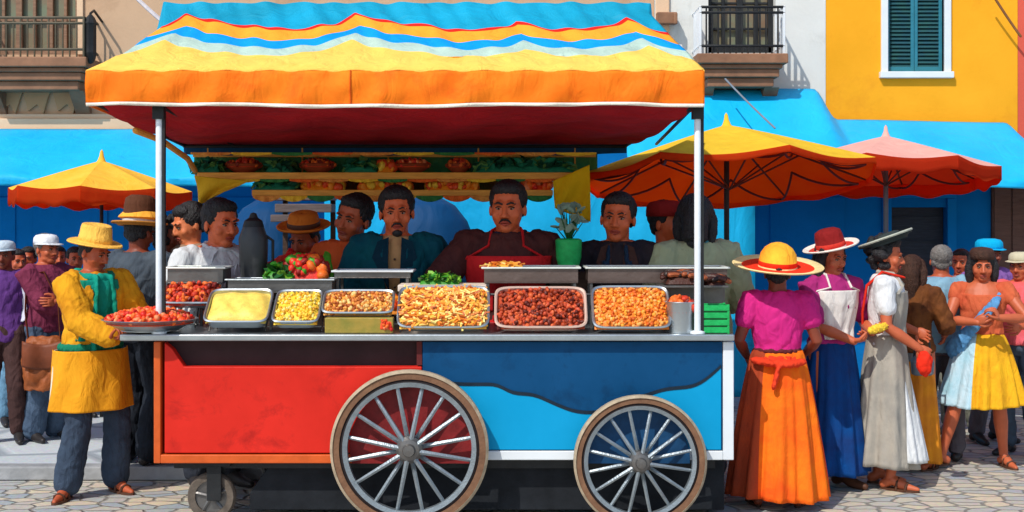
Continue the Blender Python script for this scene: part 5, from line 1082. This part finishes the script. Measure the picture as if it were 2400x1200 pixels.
p = Person(40, 3.2, 'person in faded jeans standing behind the purple top', H=H_(580, 3.2, SW), z0=SW, yaw=40, skin='a', hs=1.05); p.top('shirt', c_('rosy_brown', (150, 112, 112)), t=.02, sleeve=1.5); p.trousers(c_('jeans_pale', (100, 140, 168))); p.hair()
p = Person(176, 3.6, 'person in pink top between the white cap and the straw hat', H=H_(575, 3.6, SW), z0=SW, yaw=30, skin='b', hs=1.05); p.top('shirt', c_('rose', (206, 92, 106)), t=.03, sleeve=1.5); p.trousers(MATS['cloth_black_trousers']); p.hair()
for px, y_, lab, nm, rgb in ((66, 3.9, 'person in olive top in the back row left of the white cap', 'olive_top', (120, 112, 70)), (136, 4.1, 'person in grey blue top right behind the white cap', 'grey_blue_top', (112, 128, 146)), (232, 3.9, 'person in brick red top behind the straw hat', 'brick_top', (150, 70, 56))):
    p = Person(px, y_, lab, H=H_(572+px % 9, y_, SW), z0=SW, yaw=px % 50-10, skin='abc'[px % 3], hs=1.05, vox=.010); p.top('shirt', c_(nm, rgb), t=.025, sleeve=1.5); p.trousers(MATS['cloth_black_trousers']); p.hair()
# right group
p = Person(1822, .52, 'woman in magenta blouse and wide sombrero, back turned, in a long orange skirt', H=H_(592, .52), yaw=172, skin='c', hs=1.05, wide=.96, feet='sandal', footm=mat('sandal_dark', (60, 38, 30)), arms=dict(r=dict(t=(-.20, -.20, 1.02), pole=(-.5, 1, -.3)), l=dict(t=(.20, -.16, 1.0), pole=(.5, 1, -.3))), legs=dict(r=dict(a=(-.14, .0, .085)), l=dict(a=(.14, .0, .085))), vox=.006)
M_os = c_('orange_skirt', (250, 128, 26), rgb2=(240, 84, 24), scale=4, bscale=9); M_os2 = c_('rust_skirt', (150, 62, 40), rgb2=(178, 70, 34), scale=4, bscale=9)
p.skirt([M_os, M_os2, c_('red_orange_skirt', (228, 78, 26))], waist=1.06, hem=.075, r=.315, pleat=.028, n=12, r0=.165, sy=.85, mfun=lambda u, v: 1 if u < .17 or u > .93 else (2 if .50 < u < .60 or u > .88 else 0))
p.top('blouse', c_('magenta', (208, 40, 128)), t=.022, hem=1.06, sleeve=.45, loose=.022, neck=1.46); p.sash(c_('sash_red', (222, 62, 32)), z=1.03, h=.075, knot=(.0, .17, .98)); p.sash(c_('belt_brown', (96, 40, 44)), z=1.075, h=.03, name='belt'); p.hair(style='bun')
p.hat([c_('sombrero_cream', (240, 214, 150)), c_('sombrero_band', (236, 56, 26)), c_('sombrero_yellow', (252, 196, 60), rgb2=(250, 150, 40), scale=5)], 'sombrero', inner=1, brim=.30, crown=.155, tilt=(-8, -3), cr=.125, z=.035, curl=.02, wob=.03)
p = Person(1948, 1.08, 'woman in dark red hat and long navy skirt, holding out yellow corn', H=H_(556, 1.08), yaw=22, skin='b', hs=1.05, wide=1.0, hyaw=6, hpitch=8, feet='shoe', footm=M_sole, arms=dict(r=dict(t=(.0, -.24, 1.03), pole=(-.5, .5, -.9), hd=(.9, -.3, .1), n=(0, 0, 1), curl=.9, th=-1), l=dict(t=(.17, -.22, 1.08), pole=(.6, .5, -.9), hd=(.1, -1, .1), n=(0, 0, 1), curl=.9, th=-1)), vox=.006)
p.skirt(c_('navy_skirt', (0, 72, 140), rgb2=(24, 52, 108), bscale=9), waist=1.05, hem=.12, r=.245, pleat=.024, n=11, r0=.15); p.top('blouse', c_('plum', (170, 44, 116)), t=.018, sleeve=.8, hem=1.0, neck=1.47); p.apron(c_('white_bib', (226, 220, 214)), z1=1.36, z0=1.03, w=.62, off=.03, bib=.19, waist=1.02, name='bib'); p.hair(style='long')
p.hat([c_('brim_white', (232, 226, 214)), c_('brim_red', (206, 58, 46)), c_('crown_darkred', (132, 26, 26))], 'straw', inner=1, brim=.175, crown=.13, tilt=(-10, -16), cr=.09, z=.055)
q = p.pt((.145, -.315, 1.115)); g = G(); M = MX.Translation(q) @ MX.Rotation(R(25), 4, 'Z') @ MX.Rotation(R(78), 4, 'Y')
g.lathe([(.001, -.085), (.018, -.075), (.026, -.04), (.027, .02), (.02, .07), (.001, .092)], n=14, M=M, mi=0); rr = random.Random(2)
for i in range(150): a = rr.uniform(0, 6.28); z = rr.uniform(-.07, .075); r_ = .027*(1-max(0, abs(z)-.03)*6); g.ell((r_*math.cos(a), r_*math.sin(a), z), .005, n=5, m=4, M=M)
tag(g.build('corn_cob', PAL['corn'][0]), 'yellow corn cob held by the woman in the dark red hat', 'corn cob')
p = Person(2076, 1.12, 'woman in white tee and long grey apron dress with a black upturned hat', H=H_(552, 1.12), yaw=72, skin='b', hs=1.05, wide=1.0, hpitch=6, feet='sandal', arms=dict(r=dict(t=(-.18, -.22, .97), pole=(-.4, 1, -.2), curl=.9), l=dict(t=(.20, -.20, 1.05))), legs=dict(r=dict(a=(-.10, -.03, .085)), l=dict(a=(.1, .06, .085))), vox=.006)
p.skirt([c_('dress_white', (224, 226, 226))], waist=1.04, hem=.20, r=.205, pleat=.010, n=12, r0=.13, name='underskirt', cy=-.085); p.top('tee', c_('tee_white', (222, 224, 226)), t=.016, sleeve=.55, loose=.01, hem=.98)
p.skirt([c_('dress_grey', (178, 170, 156), rgb2=(148, 144, 136), bscale=9)], waist=1.05, hem=.16, r=.25, pleat=.020, n=9, r0=.172, cx=-.02, cy=.0, name='apron_dress', sx=.95); p.apron(MATS['cloth_dress_grey'], z1=1.34, z0=1.02, w=1.0, off=.034, bib=.16, waist=1.0, name='dress_bib')
g = G(); g.tube([p.Mt @ V(a) for a in ((-.06, -.11, 1.44), (-.11, .02, 1.475), (-.12, .12, 1.38), (-.09, .15, 1.2), (-.06, .15, 1.05))], .022, n=8, sq=.4); g.build('red_strap', c_('strap_red', (222, 48, 30)), p.o); p.hair(style='curly')
p.hat([mat('hat_felt_black', (44, 54, 54), rough=.9, var=.2), mat('hat_felt_black', (44, 54, 54)), mat('hat_felt_black', (44, 54, 54))], 'straw', brim=.155, crown=.07, tilt=(-26, 0), cr=.098, z=.075, curl=.03)
g = G(); M2 = p.Mh @ MX.Translation((0, .012, .085)) @ MX.Rotation(R(-26), 4, 'X'); g.tube([M2 @ V((.152*math.cos(t), .175*math.sin(t), .036)) for t in [i*6.2832/30 for i in range(31)]], .009, n=6, cap=False); g.build('hat_edge', c_('hat_edge_pale', (176, 180, 166)), p.o)
q = p.wp('r'); g = G(); g.ell(q+V((.03, -.02, -.10)), (.055, .045, .09)); g2 = g.remeshed(.008, 2, wrinkle(.006, 40, 1)); g2.v = [tuple(v) for v in g2.v]; tag(g2.build('pouch', c_('pouch_red', (228, 46, 24)), ang=1.2), 'small red cloth pouch hanging from the hand of the grey apron dress woman', 'pouch')
p = Person(2138, 1.75, 'woman in brown shawl and orange skirt, behind the grey apron dress', H=H_(590, 1.75), yaw=150, skin='b', hs=1.0, wide=.86, feet='sandal', arms=dict(r=dict(t=(-.2, -.25, 1.05)), l=dict(t=(.2, -.2, 1.0)))); p.skirt(c_('amber_skirt', (232, 148, 34), rgb2=(206, 118, 40), bscale=9), waist=1.0, hem=.07, r=.22, pleat=.018, n=9)
p.top('shawl', c_('shawl_brown', (122, 72, 34), rgb2=(86, 48, 28), scale=9), t=.02, sleeve=1.1, hem=.93, loose=.01, flare=.02); p.sash(c_('grey_wrap', (138, 136, 134)), z=.98, h=.12, name='wrap'); p.hair(m=M_hairb, style='long')
Bg = empty('handbag', (PX(2162, 1.45), 1.45, PZ(880, 1.45)), 'small grey handbag hanging behind the red pouch', 'bag'); g = G(); g.loft([(0, 0, 0, .06, .03), (0, 0, .01, .08, .04), (0, 0, .10, .085, .045), (0, 0, .15, .06, .03)], n=20, pw=3); g.remeshed(.008, 3).build('pouch', mat('bag_grey', (104, 116, 126), rough=.4, var=.2), Bg); g = G(); g.tube([(-.06, 0, .14), (-.05, 0, .24), (0, .02, .28), (.05, 0, .24), (.06, 0, .14)], .008, n=6); g.build('handle', M_iron, Bg)
p = Person(2206, 2.1, 'grey haired man in pale blue shirt, back turned, by the dark doorway', H=H_(570, 2.1), yaw=168, skin='a', hs=1.05, wide=1.1, arms=dict(r=dict(t=(-.2, -.25, 1.05)), l=dict(t=(.2, -.25, 1.0)))); p.top('shirt', c_('sky_shirt', (134, 176, 198), rgb2=(112, 150, 176)), t=.028, sleeve=.9, loose=.04, hem=.86); p.trousers(c_('taupe_trousers', (92, 86, 92))); p.hair(m=M_hairg)
p = Person(2252, 3.3, 'person in dusty pink shirt behind the dark haired striding woman', H=H_(580, 3.3), yaw=-30, skin='b', hs=1.05); p.top('shirt', c_('dusty_pink', (212, 112, 122)), t=.028, sleeve=1.2); p.trousers(c_('olive_grey', (120, 122, 110))); p.hair()
p = Person(2302, 1.80, 'striding woman with dark bob in an orange top and blue yellow dress', H=H_(582, 1.80), yaw=-24, skin='b', hs=1.08, wide=1.0, feet='sandal', hpitch=4, hyaw=10, arms=dict(r=dict(t=(-.02, -.28, 1.16), pole=(-1, .2, -.5), hd=(.8, -.3, .5), n=(0, 1, 0), curl=.6), l=dict(t=(.14, -.28, 1.20), pole=(1, .2, -.6), hd=(-.4, -.3, .8), n=(-1, 0, 0), curl=.7)), legs=dict(r=dict(a=(-.29, -.14, .10), f=(-.8, -.6, 0), pole=(0, -1, 0)), l=dict(a=(.15, .14, .085), f=(.5, -.8, 0))), vox=.006)
M_ls = c_('dress_ice', (196, 218, 228), rgb2=(150, 196, 212)); M_ys = c_('dress_gold', (240, 184, 34), rgb2=(214, 150, 30))
p.skirt([M_ls, M_ys], waist=1.06, hem=.50, r=.315, pleat=.022, n=12, r0=.15, mfun=lambda u, v: 1 if (.72 < u or u < .22) else 0); p.top('bodice', c_('coral_top', (206, 104, 66), rgb2=(190, 80, 52)), t=.016, hem=1.05, neck=1.36, sleeve=.25); p.hair(style='bob', vol=.012); p.hat([M_hairb, M_hairb], 'cap', brim=0, cr=.088, z=.065, name='headband', scale=1.05)
g = G(); g.tube([p.Mt @ V(a) for a in ((.13, .02, 1.42), (.10, -.13, 1.30), (-.02, -.155, 1.15), (-.14, -.13, 1.02), (-.2, -.06, .92))], [.03, .04, .045, .06, .085], n=10, sq=.55); g.remeshed(.008, 2, wrinkle(.005, 40, 2)).build('sling', c_('sling_blue', (70, 128, 180), rgb2=(104, 160, 204)), p.o)
p = Person(2318, 2.9, 'person in a bright cyan cap behind the dark haired striding woman', H=H_(556, 2.9), yaw=20, skin='c', hs=1.05); p.top('shirt', c_('violet_shirt', (132, 92, 160)), t=.026, sleeve=1.2); p.trousers(MATS['cloth_taupe_trousers']); p.hair(); p.hat([c_('cap_cyan', (0, 170, 222)), c_('cap_cyan', (0, 170, 222))], 'cap', brim=.05, cr=.096, z=.05, scale=1.1)
p = Person(2392, 2.3, 'person in coral and red top with a beige cap at the right edge', H=H_(585, 2.3), yaw=-40, skin='b', hs=1.05, wide=1.12, arms=dict(r=dict(t=(-.14, -.34, 1.12)), l=dict(t=(.1, -.3, 1.1)))); p.top('shirt', c_('coral_shirt', (224, 84, 58), rgb2=(228, 104, 120), scale=5), t=.026, sleeve=1.0, loose=.03); p.trousers(c_('slate_trousers', (70, 84, 100))); p.hair(); p.hat([c_('cap_beige', (196, 188, 160)), c_('cap_beige', (196, 188, 160))], 'cap', brim=.06, cr=.095, z=.05)
# ------------------------------------------------------------------ camera, light
cam = bpy.data.cameras.new('camera'); co = bpy.data.objects.new('camera', cam); COL.objects.link(co); co.location = (0, -D0, CZ); co.rotation_euler = (R(90), 0, 0)
cam.sensor_width = 36; cam.lens = 36*F/2400; cam.shift_y = -(600-HZ)/2400; cam.clip_end = 500; sc.camera = co
sun_el, sun_az = 48.0, -35.0     # azimuth measured from the viewer's back towards the left
d = V((math.sin(R(sun_az))*math.cos(R(sun_el)), -math.cos(R(sun_az))*math.cos(R(sun_el)), math.sin(R(sun_el))))
sl = bpy.data.lights.new('sun', 'SUN'); sl.energy = SUN_E; sl.angle = R(.6); sl.color = (1, .95, .87); so = bpy.data.objects.new('sun', sl); COL.objects.link(so); so.rotation_euler = (-d).to_track_quat('-Z', 'Y').to_euler(); so.location = (-6, -10, 12)
w = bpy.data.worlds.new('World'); sc.world = w; w.use_nodes = True; nt = w.node_tree; bg = nt.nodes['Background']; bg.inputs[1].default_value = SKY_E
sk = nt.nodes.new('ShaderNodeTexSky'); sk.sky_type = 'NISHITA'; sk.sun_disc = False; sk.sun_elevation = R(sun_el); sk.sun_rotation = math.atan2(d.x, d.y); sk.altitude = 0; sk.air_density = 1.0; nt.links.new(sk.outputs[0], bg.inputs[0])
sc.view_settings.view_transform = 'Standard'; sc.view_settings.look = 'None'; sc.view_settings.exposure = EXPO; sc.view_settings.gamma = 1
sc.cycles.max_bounces = 6
